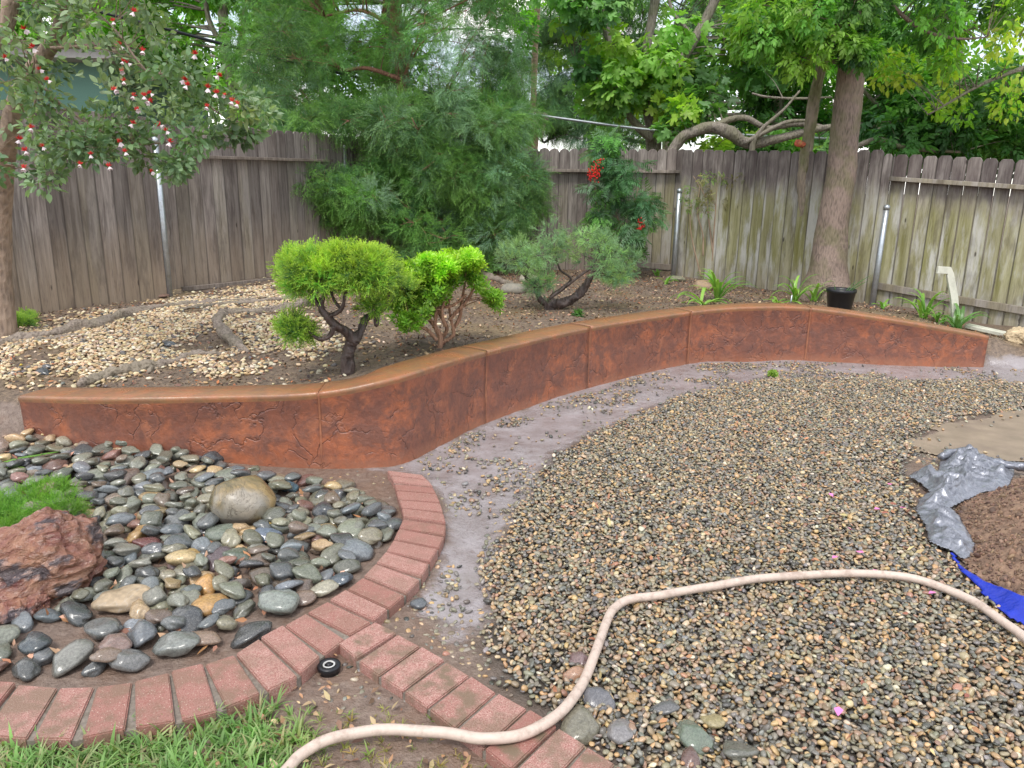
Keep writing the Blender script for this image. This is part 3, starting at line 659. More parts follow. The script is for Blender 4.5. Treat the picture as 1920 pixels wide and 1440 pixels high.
HERO = [(412, 1010, .15, (.13, .15, .115), 'large flat grey-green stone with a pale sheen in front of the boulder'), (275, 1028, .105, (.13, .045, .042), 'maroon stone among grey ones left of the middle of the stone bed'),
    (500, 992, .08, (.50, .36, .12), 'yellow stone just below the boulder'), (503, 1014, .11, (.13, .16, .21), 'pale blue-grey oblong stone below the yellow one'), (398, 1146, .135, (.42, .25, .10), 'longest tan stone, low in the stone bed'),
    (385, 1112, .11, (.45, .25, .09), 'round orange-tan stone above the longest tan one'), (540, 920, .10, (.05, .10, .13), 'glossy teal-blue stone right of the boulder'), (620, 1055, .13, (.15, .15, .11), 'broad olive stone near the brick curve'),
    (605, 970, .13, (.05, .055, .06), 'long black wet stone right of the boulder'), (450, 1052, .13, (.10, .12, .09), 'green-grey stone below the boulder next to a purple-brown one'), (408, 1060, .115, (.085, .06, .065), 'purple-brown oval stone below the boulder'),
    (400, 868, .13, (.045, .05, .055), 'flat black stone nearest the foot of the wall'), (262, 1010, .12, (.35, .22, .09), 'mustard oblong stone lying above the maroon one'), (250, 980, .08, (.40, .16, .08), 'small orange upright stone left of the boulder'),
    (360, 1052, .09, (.36, .24, .09), 'ochre stone with a grey eye'), (268, 1200, .13, (.12, .13, .14), 'large slate-grey stone by the bare soil'), (330, 1222, .14, (.17, .18, .165), 'large pale grey stone against the bricks'), (377, 1210, .11, (.23, .16, .115), 'smooth pinkish-brown stone against the bricks'),
    (243, 1250, .12, (.14, .14, .135), 'rounded grey stone against the bricks at lower left'), (130, 1250, .13, (.17, .17, .15), 'long pale grey stone lying at a slant near the lower left bricks'), (68, 1218, .12, (.05, .06, .065), 'dark upright stone alone on bare soil at lower left'),
    (35, 1152, .11, (.11, .12, .13), 'grey stone in front of the red rock'), (522, 1145, .16, (.19, .21, .185), 'large pale grey-green stone beside the brick curve'), (605, 1115, .10, (.30, .28, .21), 'speckled cream stone beside the bricks'),
    (640, 1095, .095, (.07, .09, .11), 'dark blue-grey stone tucked against the bricks'), (450, 1108, .105, (.11, .09, .075), 'round brown stone left of the tan ones'), (215, 1150, .0, None, ''), (105, 1115, .12, (.12, .14, .125), 'grey-green stone with a notch beside the red rock'),
    (200, 1135, .09, (.15, .16, .14), 'flat grey stone left of the brown chunk'), (485, 935, .0, None, ''), (218, 1222, .13, (.20, .135, .115), 'pinkish broken-faced stone near the lower bricks'), (195, 1190, .13, (.12, .125, .12), 'grey oval stone leaning on a broken-faced one')]
placed = []
for px, py, s, c, lab in HERO:
    if c is None: continue
    s *= 1.15; p = ground_at(px, py, .06); z = zg1(p[0], p[1]); k = random.randrange(len(SM))
    put_stone(p[0], p[1], z+s*.2, s, k, c, lab, 'river stones in the curved bed'); placed.append((p[0], p[1], s*.42))
# boulder, red rock, brown chunk
def rock(nm, px, py, dims, seed, m, col, label, cat, facets=4, amt=.2, lift=.3, rz=0, sub=4):
    p = ground_at(px, py, .05); z = zg1(p[0], p[1]); me = stone_mesh(nm, seed, dims, amt, sub, facets, True); o = link(nm, me, m)
    o.location = (p[0], p[1], z+dims[2]*lift); o.rotation_euler = (0, 0, rz); o['col'] = [float(c) for c in col]; tag(o, label, cat); placed.append((p[0], p[1], max(dims[:2])*.46)); return o
def m_boulder():
    b = MB('boulder_stone'); v = b.coord('Object'); n1 = b.noise(v, 9, 6, .7, .8); n2 = b.noise(v, 3.5, 3); n3 = b.noise(v, 60, 4, .7)
    c = b.mix(b.ramp(n1, [(.38, 0), (.6, 1)]), (.13, .11, .06), (.31, .22, .10)); c = b.mix(b.ramp(n2, [(.5, 0), (.58, .75)]), c, b.mix(n3, (.20, .19, .16), (.40, .37, .33))); c = b.mix(b.ramp(b.noise(v, 6, 4, .6, 2.2), [(.485, 0), (.5, .7), (.515, 0)]), c, (.06, .045, .03))
    b.pbr(c, b.ramp(n1, [(.3, .14), (.7, .35)]), b.bump(b.math('ADD', n1, b.math('MULTIPLY', n3, .4)), .6, .008), .7); return b.m
rock('boulder', 455, 972, (.31, .27, .25), 5, m_boulder(), (.26, .20, .10), 'large rounded tan and grey boulder in the bed of river stones', 'boulder', 2, .12, .38)
def m_red():
    b = MB('petrified_red_rock'); v = b.coord('Object', (1, .5, 1)); n1 = b.noise(v, 9, 6, .7, 1.0); n2 = b.noise(v, 40, 4, .7)
    c = b.mix(b.ramp(n1, [(.35, 0), (.6, 1)]), (.21, .075, .065), (.38, .20, .125)); c = b.mix(b.ramp(b.noise(v, 6, 4, .6), [(.53, 0), (.58, .9)]), c, (.09, .08, .09)); c = b.mix(b.ramp(n2, [(.56, 0), (.62, .6)]), c, (.50, .33, .27))
    b.pbr(c, .26, b.bump(b.math('ADD', b.math('MULTIPLY', b.voro(v, 22), 1.2), b.math('ADD', n1, b.math('MULTIPLY', n2, .6))), 1, .035), .6); return b.m
RED = m_red()
def craggy(nm, px, py, dims, seed, rz, label, lift=.3, m=RED):
    v, f = ico(5); r = np.random.default_rng(seed); off = Vector(r.uniform(-30, 30, 3)); V = []
    for p in v:
        q = Vector((p[0]*1.0, p[1]*1.6, p[2])); k = 1+.42*mnoise.noise(q*1.0+off)+.20*abs(mnoise.noise(q*2.6+off))+.09*mnoise.noise(q*7+off)+.07*abs(mnoise.noise(q*14+off)); V.append(p*k)
    p = ground_at(px, py, .05); z = zg1(p[0], p[1]); o = link(nm, mesh(nm, np.array(V)*np.array(dims)*.5, f, True), m); o.location = (p[0], p[1], z+dims[2]*lift); o.rotation_euler = (0, 0, rz); placed.append((p[0], p[1], max(dims[:2])*.42)); return tag(o, label, 'rock')
craggy('rock', 88, 1105, (.27, .44, .36), 21, -.75, 'large craggy red and ochre rock beside the green fern at left', .35)
craggy('rock', 30, 1150, (.22, .20, .08), 24, .4, 'low crumbly red rock shelf in front of the craggy one', .3)
rock('rock', 237, 1140, (.22, .14, .09), 9, m_stone('brown_slab_stone', wet=.4, scale=9), (.33, .25, .16), 'brown layered broken rock chunk low in the stone bed', 'rock', 6, .25, .4, .3)
# the stones themselves: dart throwing
xmn, ymn = RIVER.min(0); xmx, ymx = RIVER.max(0)
BARE = pxpoly([(60, 1175), (150, 1165), (190, 1190), (165, 1225), (110, 1240), (50, 1215)])
cand = []
for _ in range(14000):
    x, y = random.uniform(max(xmn, -2.9), xmx), random.uniform(ymn, ymx)
    cand.append((x, y))
C_ = np.array(cand); sdv = poly_sd(C_[:, 0], C_[:, 1], RIVER); bare = poly_sd(C_[:, 0], C_[:, 1], BARE)
lay = []
for (x, y), s_d, bb in zip(cand, sdv, bare):
    if s_d < .028 or bb > .03: continue
    s = random.choice((random.uniform(.085, .12), random.uniform(.11, .165)))
    r_ = s*.40
    if any((x-a)**2+(y-c)**2 < ((r_+q)*.86)**2 for a, c, q in placed): continue
    placed.append((x, y, r_)); lay.append((x, y, s, 0))
top_ = []
for (x, y), s_d, bb in zip(cand[::-1], sdv[::-1], bare[::-1]):
    if s_d < .07 or bb > -.12: continue
    s = random.uniform(.08, .13)
    if any((x-a)**2+(y-c)**2 < (s*.9)**2 for a, c, s2, l in top_): continue
    if any((x-a)**2+(y-c)**2 < (q+.01)**2 for a, c, q in placed[:len(HERO)+2]): continue
    if vnoise(np.array([x]), np.array([y]), 2.2, 2)[0] < .47: continue
    top_.append((x, y, s, 1))
lay += top_
lay.sort(key=lambda q: math.hypot(q[0], q[1]))
cum = np.cumsum([p_[2] for p_ in PAL]); rest = []
def where(x, y):
    px, py = projx((x, y, .05)), projy((x, y, .05))
    if py < 900: return 'near the foot of the rust wall'
    if poly_sd(np.array([x]), np.array([y]), RIVER)[0] < .16 and px > 200 and py > 930: return 'tucked against the curved bricks'
    if px < 190 and py < 960: return 'behind the green fern'
    if px < 260: return 'near the craggy red rock'
    if 330 < px < 560 and py < 1030: return 'around the big boulder'
    if px > 560: return 'between the boulder and the brick curve'
    return 'in the middle of the stone bed'
MARK = [('the maroon stone', 275, 1028), ('the yellow stone', 500, 992), ('the pale blue-grey oblong stone', 503, 1014), ('the longest tan stone', 398, 1146), ('the orange-tan stone', 385, 1112), ('the teal-blue stone', 540, 920), ('the long black stone', 605, 970),
    ('the purple-brown stone', 408, 1060), ('the flat black stone', 400, 868), ('the mustard oblong stone', 262, 1010), ('the ochre stone with a grey eye', 360, 1052), ('the speckled cream stone', 605, 1115), ('the largest pale grey-green stone', 522, 1145), ('the brown rock chunk', 237, 1140),
    ('the craggy red rock', 110, 1030), ('the boulder', 455, 935), ('the green fern', 60, 930), ('the left end of the wall', 60, 840), ('the broad olive stone', 620, 1055), ('the slate stone by bare soil', 268, 1200), ('the dark upright stone', 68, 1218)]
MARK = [(a_, ground_at(b2, c_, .06)) for a_, b2, c_ in MARK]
def near(x, y):
    d, nm, p = min((math.hypot(x-p[0], y-p[1]), nm, p) for nm, p in MARK)
    if d > .55: return where(x, y)
    if len(nm.split()) > 5: nm = ' '.join(nm.split()[:1]+nm.split()[-4:])
    dx, dy = x-p[0], y-p[1]; side = ('right of' if dx > 0 else 'left of') if abs(dx) > abs(dy) else ('behind' if dy > 0 else 'in front of')
    return ('just ' if d < .2 else '' if d < .36 else 'well ')+side+' '+nm
n_ind = 0
for (x, y, s, l) in lay:
    k = random.randrange(len(SM)); u = random.random()*cum[-1]; ci = int(np.searchsorted(cum, u)); nmc, c, _ = PAL[ci]
    kv = random.uniform(.65, 1.45); c = tuple(v_*kv*random.uniform(.96, 1.04) for v_ in c); z = zg1(x, y)+s*.16+l*.035
    px, py = projx((x, y, z)), projy((x, y, z))
    if n_ind < 262 and -60 < px < 1980 and py < 1500:
        wtxt = near(x, y); lab = f"{'large ' if s > .122 else 'small ' if s < .102 else ''}wet {nmc} stone {'atop others ' if l else ''}{wtxt}"
        put_stone(x, y, z, s, k, c, lab, 'river stones in the curved bed'); n_ind += 1
    else: rest.append((x, y, z, s, k, c))
if rest:
    R_ = np.array([r[:3] for r in rest]); E_ = np.column_stack([rng.normal(0, .2, len(rest)), rng.normal(0, .2, len(rest)), rng.uniform(0, 6.28, len(rest))])
    scatter('river_stones', R_, E_, np.array([r[3] for r in rest]), [r[4] for r in rest], SM, np.array([r[5] for r in rest]), MAT['stone'], None, 'smaller grey river stones at the back of the bed by the wall')
print('stones', n_ind, len(rest))

# larger cobbles showing in the gravel
COB = [(1336, 1362, .085, (.30, .25, .13), 'tan rounded cobble lying in the gravel near the bottom'), (1298, 1392, .12, (.13, .16, .12), 'long green-grey cobble in the gravel below the tan one'), (1385, 1418, .10, (.12, .12, .10), 'round brown-grey cobble at the bottom edge of the gravel'),
    (1290, 1432, .085, (.12, .07, .06), 'dark maroon cobble at the bottom edge of the gravel'), (1082, 1245, .075, (.17, .11, .11), 'mauve cobble left of the hose'), (1078, 1275, .085, (.33, .19, .12), 'tan cobble half under the hose'), (1125, 1325, .10, (.12, .12, .13), 'flat grey cobble right of the hose bend'),
    (1185, 1318, .055, (.34, .22, .10), 'small ochre cobble right of the flat grey one'), (1243, 1340, .08, (.11, .11, .11), 'dark flat cobble sunk in the gravel'), (1090, 1370, .13, (.16, .15, .11), 'muddy flat stone between the bricks and the gravel'), (1160, 1385, .11, (.20, .19, .19), 'pale grey stone next to the last bricks'),
    (785, 1137, .06, (.09, .10, .11), 'dark flat stone alone in the mud right of the bricks'), (730, 935, .0, None, '')]
for px, py, s, c, lab in COB:
    if c is None: continue
    p = ground_at(px, py, .03); put_stone(p[0], p[1], .012+s*.06, s*1.12, random.randrange(len(SM)), c, lab, None, 'cobble')

# ------------------------------------------------------------------ gravel (uncountable)
PM = []
for i in range(12):
    me_ = stone_mesh('pebble_shape', 300+i, (1, random.uniform(.58, .9), random.uniform(.34, .56)), .2, 2, facets=(i % 3)); PM.append(me_)
def pal_pick(n, pal):
    wts = np.array([p[1] for p in pal]); c = np.array([p[0] for p in pal]); k = rng.choice(len(pal), n, p=wts/wts.sum())
    return c[k]*rng.uniform(.75, 1.3, (n, 1))*rng.uniform(.93, 1.07, (n, 3))
GP = [((.22, .195, .14), 32), ((.14, .13, .11), 20), ((.30, .24, .15), 20), ((.20, .19, .17), 9), ((.44, .29, .14), 15), ((.29, .19, .12), 14), ((.44, .33, .20), 7), ((.52, .45, .33), 3.5), ((.34, .18, .11), 2), ((.06, .058, .05), 8)]
PP = [x.copy() for x in PM]
def jgrid(x0, x1, y0, y1, sp):
    a_, b2 = np.meshgrid(np.arange(x0, x1, sp), np.arange(y0, y1, sp*.87)); a_ = a_+(np.arange(a_.shape[0]) % 2)[:, None]*sp*.5
    P = np.column_stack([a_.ravel(), b2.ravel()]); return P+rng.uniform(-sp*.42, sp*.42, P.shape)
def in_view(P, m=150):
    a_, b2, w_ = proj_arr(np.column_stack([P, np.full(len(P), .1)])); return (a_ > -m) & (a_ < 1920+m*2) & (b2 < 1440+m*1.3)
pts = []
for sp, zl_ in ((.0205, 0), (.024, .011)):
    P = jgrid(-1.2, 6.5, 1.55, 7.2, sp); P = P[in_view(P)]
    s_ = poly_sd(P[:, 0], P[:, 1], GRAV)+.16*(vnoise(P[:, 0], P[:, 1], 3, 8)-.5); dsl = poly_sd(P[:, 0], P[:, 1], cp)
    keep = rng.uniform(size=len(P)) < smooth((s_+.06)/.12) if zl_ == 0 else rng.uniform(size=len(P)) < smooth((s_-.02)/.15)*.85
    P = P[keep & (dsl < .02)]; pts.append(np.column_stack([P, zg(P[:, 0], P[:, 1])+.008+zl_+rng.uniform(0, .006, len(P))]))
# thin pebbles trodden into the mud
P = jgrid(-1.2, 6.5, 1.55, 7.4, .024); P = P[in_view(P)]
s_ = poly_sd(P[:, 0], P[:, 1], GRAV); wd, _ = wall_sd(P[:, 0], P[:, 1]); riv = poly_sd(P[:, 0], P[:, 1], RIVER); lw = poly_sd(P[:, 0], P[:, 1], LAWN); dsl = poly_sd(P[:, 0], P[:, 1], cp)
bj = np.array([onz(*a_, 0)[:2] for a_, _ in J1]); bo = np.array([onz(*b2, 0)[:2] for _, b2 in J1]); BRK = np.vstack([bj, bo[::-1]]); j2 = np.vstack([[onz(*a_, 0)[:2] for a_, _ in J2], [onz(*b2, 0)[:2] for _, b2 in J2][::-1]])
bs = np.maximum(poly_sd(P[:, 0], P[:, 1], BRK), poly_sd(P[:, 0], P[:, 1], j2)); pat = vnoise(P[:, 0], P[:, 1], 3.3, 21)
silt_ = poly_sd(P[:, 0], P[:, 1], SILT)
prob = np.where(silt_ > 0, smooth((pat-.56)/.08)*.45+.02+.3*np.exp(-np.abs(wd+.14)/.12)*(pat > .47), smooth((pat-.46)/.12)*.7*np.exp(-np.clip(-s_, 0, 9)/.5)+.06)
prob = np.where(P[:, 0] < onz(600, 1330, 0)[0]+.0, .03, prob)
keep = (s_ < .02) & (wd < -.03) & (riv < -.01) & (lw < -.02) & (dsl < -.01) & (bs < -.015) & (rng.uniform(size=len(P)) < prob)
P = P[keep]; pts.append(np.column_stack([P, zg(P[:, 0], P[:, 1])-.006+rng.uniform(0, .006, len(P))]))
P = jgrid(2.6, 5.5, 4.2, 6, .05); sdd = poly_sd(P[:, 0], P[:, 1], cp); P = P[(sdd > 0) & (rng.uniform(size=len(P)) < .25*np.exp(-np.abs(sdd)/.1))]
pts.append(np.column_stack([P, np.full(len(P), .018)]))
G = np.vstack(pts); n = len(G); print('gravel', n)
S_ = rng.uniform(.015, .029, n)*np.where(rng.uniform(size=n) < .08, 1.35, 1)
E_ = np.column_stack([rng.normal(0, .45, n), rng.normal(0, .45, n), rng.uniform(0, 6.28, n)])
scatter('gravel', G, E_, S_, rng.integers(0, 12, n), PM, pal_pick(n, GP), MAT['pebble'], None, 'wet brown and grey pea gravel covering the yard')
# pale pebbles of the upper bed
UB = np.vstack([[ground_at(a_, b2)[:2]] for a_, b2 in [(-150, 700), (0, 640), (90, 600), (300, 565), (520, 530), (560, 560), (600, 600), (640, 650), (560, 690), (420, 708), (200, 716), (60, 728), (-150, 780)]])
P = jgrid(-6, 1.0, 4.3, 11.5, .030); wd, _ = wall_sd(P[:, 0], P[:, 1]); ub = poly_sd(P[:, 0], P[:, 1], UB)+.5*(vnoise(P[:, 0], P[:, 1], 1.8, 31)-.5)
pr_ = smooth((ub+.12)/.4)*smooth((vnoise(P[:, 0], P[:, 1], 2.6, 77)-.30)/.22)+.05*np.exp(-np.clip(-ub, 0, 9)/.6)
P = P[(wd > WT+.03) & (rng.uniform(size=len(P)) < pr_)]
P2 = np.array([ground_at(a_, b2)[:2] for a_, b2 in zip(rng.uniform(0, 330, 26), rng.uniform(812, 850, 26))]); P = np.vstack([P, P2])
n = len(P); print('pale', n)
UPAL = [((.58, .46, .28), 30), ((.50, .36, .20), 22), ((.66, .57, .42), 16), ((.34, .25, .17), 12), ((.42, .26, .14), 8), ((.14, .13, .12), 10)]
for q in PP: q.name = 'pale_pebble_shape'
scatter('pale_pebbles', np.column_stack([P, zg(P[:, 0], P[:, 1])+.004+rng.uniform(0, .008, n)]), np.column_stack([rng.normal(0, .3, n), rng.normal(0, .3, n), rng.uniform(0, 6.28, n)]), rng.uniform(.022, .045, n), rng.integers(0, 12, n), PP, pal_pick(n, UPAL), MAT['dry'], None, 'cream and tan pebbles strewn over the raised bed')

# ------------------------------------------------------------------ leaves, sprays, tufts
def leaf_geo(L_=1, W=.5, seg=4, pf=None, fold=.25, curl=-.15):
    pf = pf or (lambda t: math.sin(PI*t**.85)**.8); V = []; Fc = []; T = []
    for i in range(seg+1):
        t = i/seg; h = W/2*max(.02, pf(t)); z = curl*t*t*L_
        V += [(-h, t*L_, z+fold*h), (0, t*L_, z), (h, t*L_, z+fold*h)]; T += [t]*3
    for i in range(seg):
        k = i*3; Fc += [(k, k+1, k+4, k+3), (k+1, k+2, k+5, k+4)]
    return np.array(V, float), Fc, np.array(T)
def rot_to(geo, d, n=(0, 0, 1), at=(0, 0, 0), s=1.0, tr=None):
    R = frames(np.array([d], float), np.array([n], float))[0]; V = geo[0]*s@R.T+np.array(at); T = geo[2] if tr is None else np.clip(tr[0]+(tr[1]-tr[0])*geo[2], 0, 1)
    return V, geo[1], T
def gmesh(nm, parts):
    V, Fc, T = join(parts); return mesh(nm, V, Fc, True, {'t': T})
ovate = lambda t: math.sin(PI*min(1, t**.8))**.75
obov = lambda t: (math.sin(PI*t**1.7)**.7) if 0 < t < 1 else .05
lance = lambda t: math.sin(PI*t**.7)**1.1 if 0 < t < 1 else 0
def single(nm, W=.5, pf=ovate, n=3, seg=4): return [gmesh(nm, [leaf_geo(1, W*random.uniform(.9, 1.1), seg, pf, random.uniform(.1, .45), random.uniform(-.35, .1))]) for _ in range(n)]
def cluster(nm, n=3, k=6, W=.42, pf=ovate, spread=.9, L_=.6, seg=3):
    out_ = []
    for _ in range(n):
        ps = []
        for i in range(k):
            t = i/(k-1); side = 1 if i % 2 else -1; d = np.array([side*spread*(1-t*.8), .6+t*.6, random.uniform(-.5, .25)])
            ps.append(rot_to(leaf_geo(1, W, seg, pf, random.uniform(.1, .4), random.uniform(-.35, 0)), d, (random.uniform(-.4, .4), random.uniform(-.4, .2), 1), (0, t*.75, -.12*t*t), L_*random.uniform(.75, 1.1)))
        st = tube([(0, -.1, 0), (0, .4, -.03), (0, .75, -.1)], [.012, .009, .006], 3); ps.append((st[0], st[1], np.zeros(len(st[0]))))
        out_.append(gmesh(nm, ps))
    return out_
def blade(a, b, w_, t0, t1, nrm=(0, 0, 1)):
    a = np.array(a, float); b = np.array(b, float); d = b-a; n = np.cross(d, nrm); n = n/(np.linalg.norm(n)+1e-9)*w_/2; m = a+d*.45
    return np.array([a, m-n, b, m+n]), [(0, 1, 2, 3)], np.array([t0, (t0+t1)/2, t1, (t0+t1)/2])
def cedar_sprays(n=6):
    out_ = []
    for s_ in range(n):
        r = random.Random(50+s_); ps = []; K = 9; rn = lambda: (r.uniform(-1.3, 1.3), r.uniform(-1.3, 1.3), 1)
        for i in range(K):
            t = i/(K-1); y = t*.86; z = -.30*t*t
            ps.append(blade((0, y-.05, z), (0, y+.12, z-.05*t), .014, t, t, rn()))
            for sd_ in (-1, 1):
                ln = (.46*(1-t*.7))*(.35+.65*math.sin(PI*min(1, .2+t)))*r.uniform(.6, 1.2); ang = math.radians(r.uniform(16, 42)); dx, dy = math.sin(ang)*sd_, math.cos(ang); zz = r.uniform(-.45, .25)
                ps.append(blade((0, y, z), (dx*ln, y+dy*ln, z+zz*ln), .014, t*.5, t*.5+.35, rn()))
                for j in range(1, 5):
                    q = j/4.2; bx, by = dx*ln*q, y+dy*ln*q; s2 = 1 if j % 2 else -1
                    a2 = ang*sd_+s2*math.radians(r.uniform(10, 34)); l2 = ln*.5*(1-q*.4); tt = min(1, t*.45+.15+.35*q+r.uniform(-.1, .25))
                    ps.append(blade((bx, by, z+zz*ln*q), (bx+math.sin(a2)*l2, by+math.cos(a2)*l2, z+zz*ln*q+r.uniform(-.35, .3)*l2), .015, max(0, tt-.2), tt, rn()))
        out_.append(gmesh('spray', ps))
    return out_
def juniper_sprigs(n=5, thick=.05):
    out_ = []
    for s_ in range(n):
        r = random.Random(90+s_); ps = []
        for j in range(7):
            th = r.uniform(0, 2*PI); el = r.uniform(.5, 1.35) if j else 1.5; d = np.array([math.cos(th)*math.cos(el), math.sin(el), math.sin(th)*math.cos(el)]); st = np.array([0, r.uniform(0, .35), 0]); ln = r.uniform(.45, .75)
            for q in range(7):
                t = q/6; p = st+d*ln*t
                for k in range(3):
                    a2 = r.uniform(0, 2*PI); sdv_ = np.array([math.cos(a2), .2, math.sin(a2)]); e = p+d*.10+sdv_*.055
                    ps.append(blade(p, e, thick, t*.8, t*.8+.2, (r.uniform(-1, 1), r.uniform(-1, 1), r.uniform(-1, 1))))
        out_.append(gmesh('sprig', ps))
    return out_
def rosettes(n=4, k=8, W=.36):
    out_ = []
    for s_ in range(n):
        ps = []
        for i in range(k):
            th = i*2.4; el = .25+.9*i/k; d = (math.cos(th)*math.cos(el), math.sin(el), math.sin(th)*math.cos(el))
            ps.append(rot_to(leaf_geo(1, W, 3, obov, .3, -.15), d, (0, 1, .01), (0, .05*i, 0), random.uniform(.75, 1)))
        out_.append(gmesh('rosette', ps))
    return out_
def fig_leaves(n=4):
    out_ = []
    for s_ in range(n):
        r = random.Random(7+s_); V = [(0, .38, 0)]; T = [.3]; lob = [(-2.0, .62), (-1.05, .66), (0, .72), (1.05, .66), (2.0, .62)]; pts_ = [(-2.75, .36)]
        for i, (a_, ln) in enumerate(lob):
            ln *= r.uniform(.88, 1.1)
            pts_ += [(a_-.30, ln*.80), (a_-.14, ln*.98), (a_+.14, ln*.98), (a_+.30, ln*.80)]
            if i < 4: pts_.append((a_+.52, .30))
        pts_.append((2.75, .36)); pts_.append((3.14, .30))
        for a_, ln in pts_: V.append((math.sin(a_)*ln*.9, .38+math.cos(a_)*ln, .06*math.sin(a_*4)-.25*ln*ln)); T.append(ln)
        k = len(pts_); Fc = [(0, 1+i, 1+(i+1) % k) for i in range(k)]
        Vn = np.array(V); out_.append(mesh('leaf', Vn, [f[::-1] for f in Fc], True, {'t': np.array(T)}))
    return out_
def nandina_sprays(n=4):
    out_ = []
    for _ in range(n):
        ps = []
        for i in range(6):
            t = i/5
            for sd_ in (-1, 1):
                for q in (.25, .6, 1.0):
                    ln = .5*(1-t*.6); x, y, z = sd_*ln*q*.8, t*.8+ln*q*.4, -.25*t*t-.1*q
                    ps.append(rot_to(leaf_geo(1, .30, 2, lance, .2, -.3), (sd_*.7+random.uniform(-.3, .3), .7, -.25), (random.uniform(-.3, .3), 0, 1), (x, y, z), .26))
            ps.append(blade((0, t*.8-.16, -.25*t*t), (0, t*.8, -.25*t*t), .02, 0, 0))
        out_.append(gmesh('spray', ps))
    return out_
def tufts(n=5, k=9, W=.07, spread=.8, curl=.6, h=1.0):
    out_ = []
    for s_ in range(n):
        ps = []
        for i in range(k):
            th = random.uniform(0, 2*PI); el = random.uniform(.45, 1.4); ln = random.uniform(.55, 1)*h; V = []; T = []; p = np.array([random.uniform(-.12, .12), random.uniform(-.12, .12), 0.0])
            for j in range(5):
                t = j/4; e2 = el-curl*t; hw = W/2*(1-t**2)*(1 if t < 1 else .05)+.002; nn = np.array([-math.sin(th), math.cos(th), 0])
                V += [p-nn*hw, p+nn*hw]; T += [t, t]; p = p+np.array([math.cos(th)*math.cos(e2), math.sin(th)*math.cos(e2), math.sin(e2)])*ln/4
            ps.append((np.array(V), [(2*j, 2*j+1, 2*j+3, 2*j+2) for j in range(4)], np.array(T)))
        out_.append(gmesh('tuft', ps))
    return out_

# ------------------------------------------------------------------ crowns
def clumps_in(poly, n, ya, yb, ra, rb, holes=(), cam_y=True):
    poly = np.array(poly, float); out_ = []; lo = poly.min(0); hi = poly.max(0); tries = 0
    while len(out_) < n and tries < n*60:
        tries += 1; px, py = random.uniform(lo[0], hi[0]), random.uniform(lo[1], hi[1])
        if poly_sd(np.array([px]), np.array([py]), poly)[0] < 0: continue
        if any((px-a)**2+(py-b_)**2 < r*r for a, b_, r in holes): continue
        y = random.uniform(ya, yb); p = ony(px, py, y); out_.append((p[0], p[1], p[2], random.uniform(ra, rb)))
    return np.array(out_)
def leaves_on(C4, per, droop=.3, flat=.8, upn=.8, out_w=.9, zmin=.5):
    n = len(C4)*per; k = np.repeat(np.arange(len(C4)), per); D = rnd_dir(n); u = rng.uniform(.15, 1, n)**.5
    P = C4[k, :3]+D*(C4[k, 3]*u)[:, None]*np.array([1, 1, flat]); A = D*out_w+rng.normal(0, .45, (n, 3)); A[:, 2] -= droop
    Nn = np.array([0, 0, upn])+D*.5+rng.normal(0, .45, (n, 3)); ok = P[:, 2] > zmin
    return P[ok], eul(frames(A, Nn)[ok]), k[ok]
def cols_for(k, pal, nclump, var=.22):
    base_ = pal_pick(nclump, pal); c = base_[k]*rng.uniform(1-var, 1+var, (len(k), 1)); return np.clip(c, .005, 1)
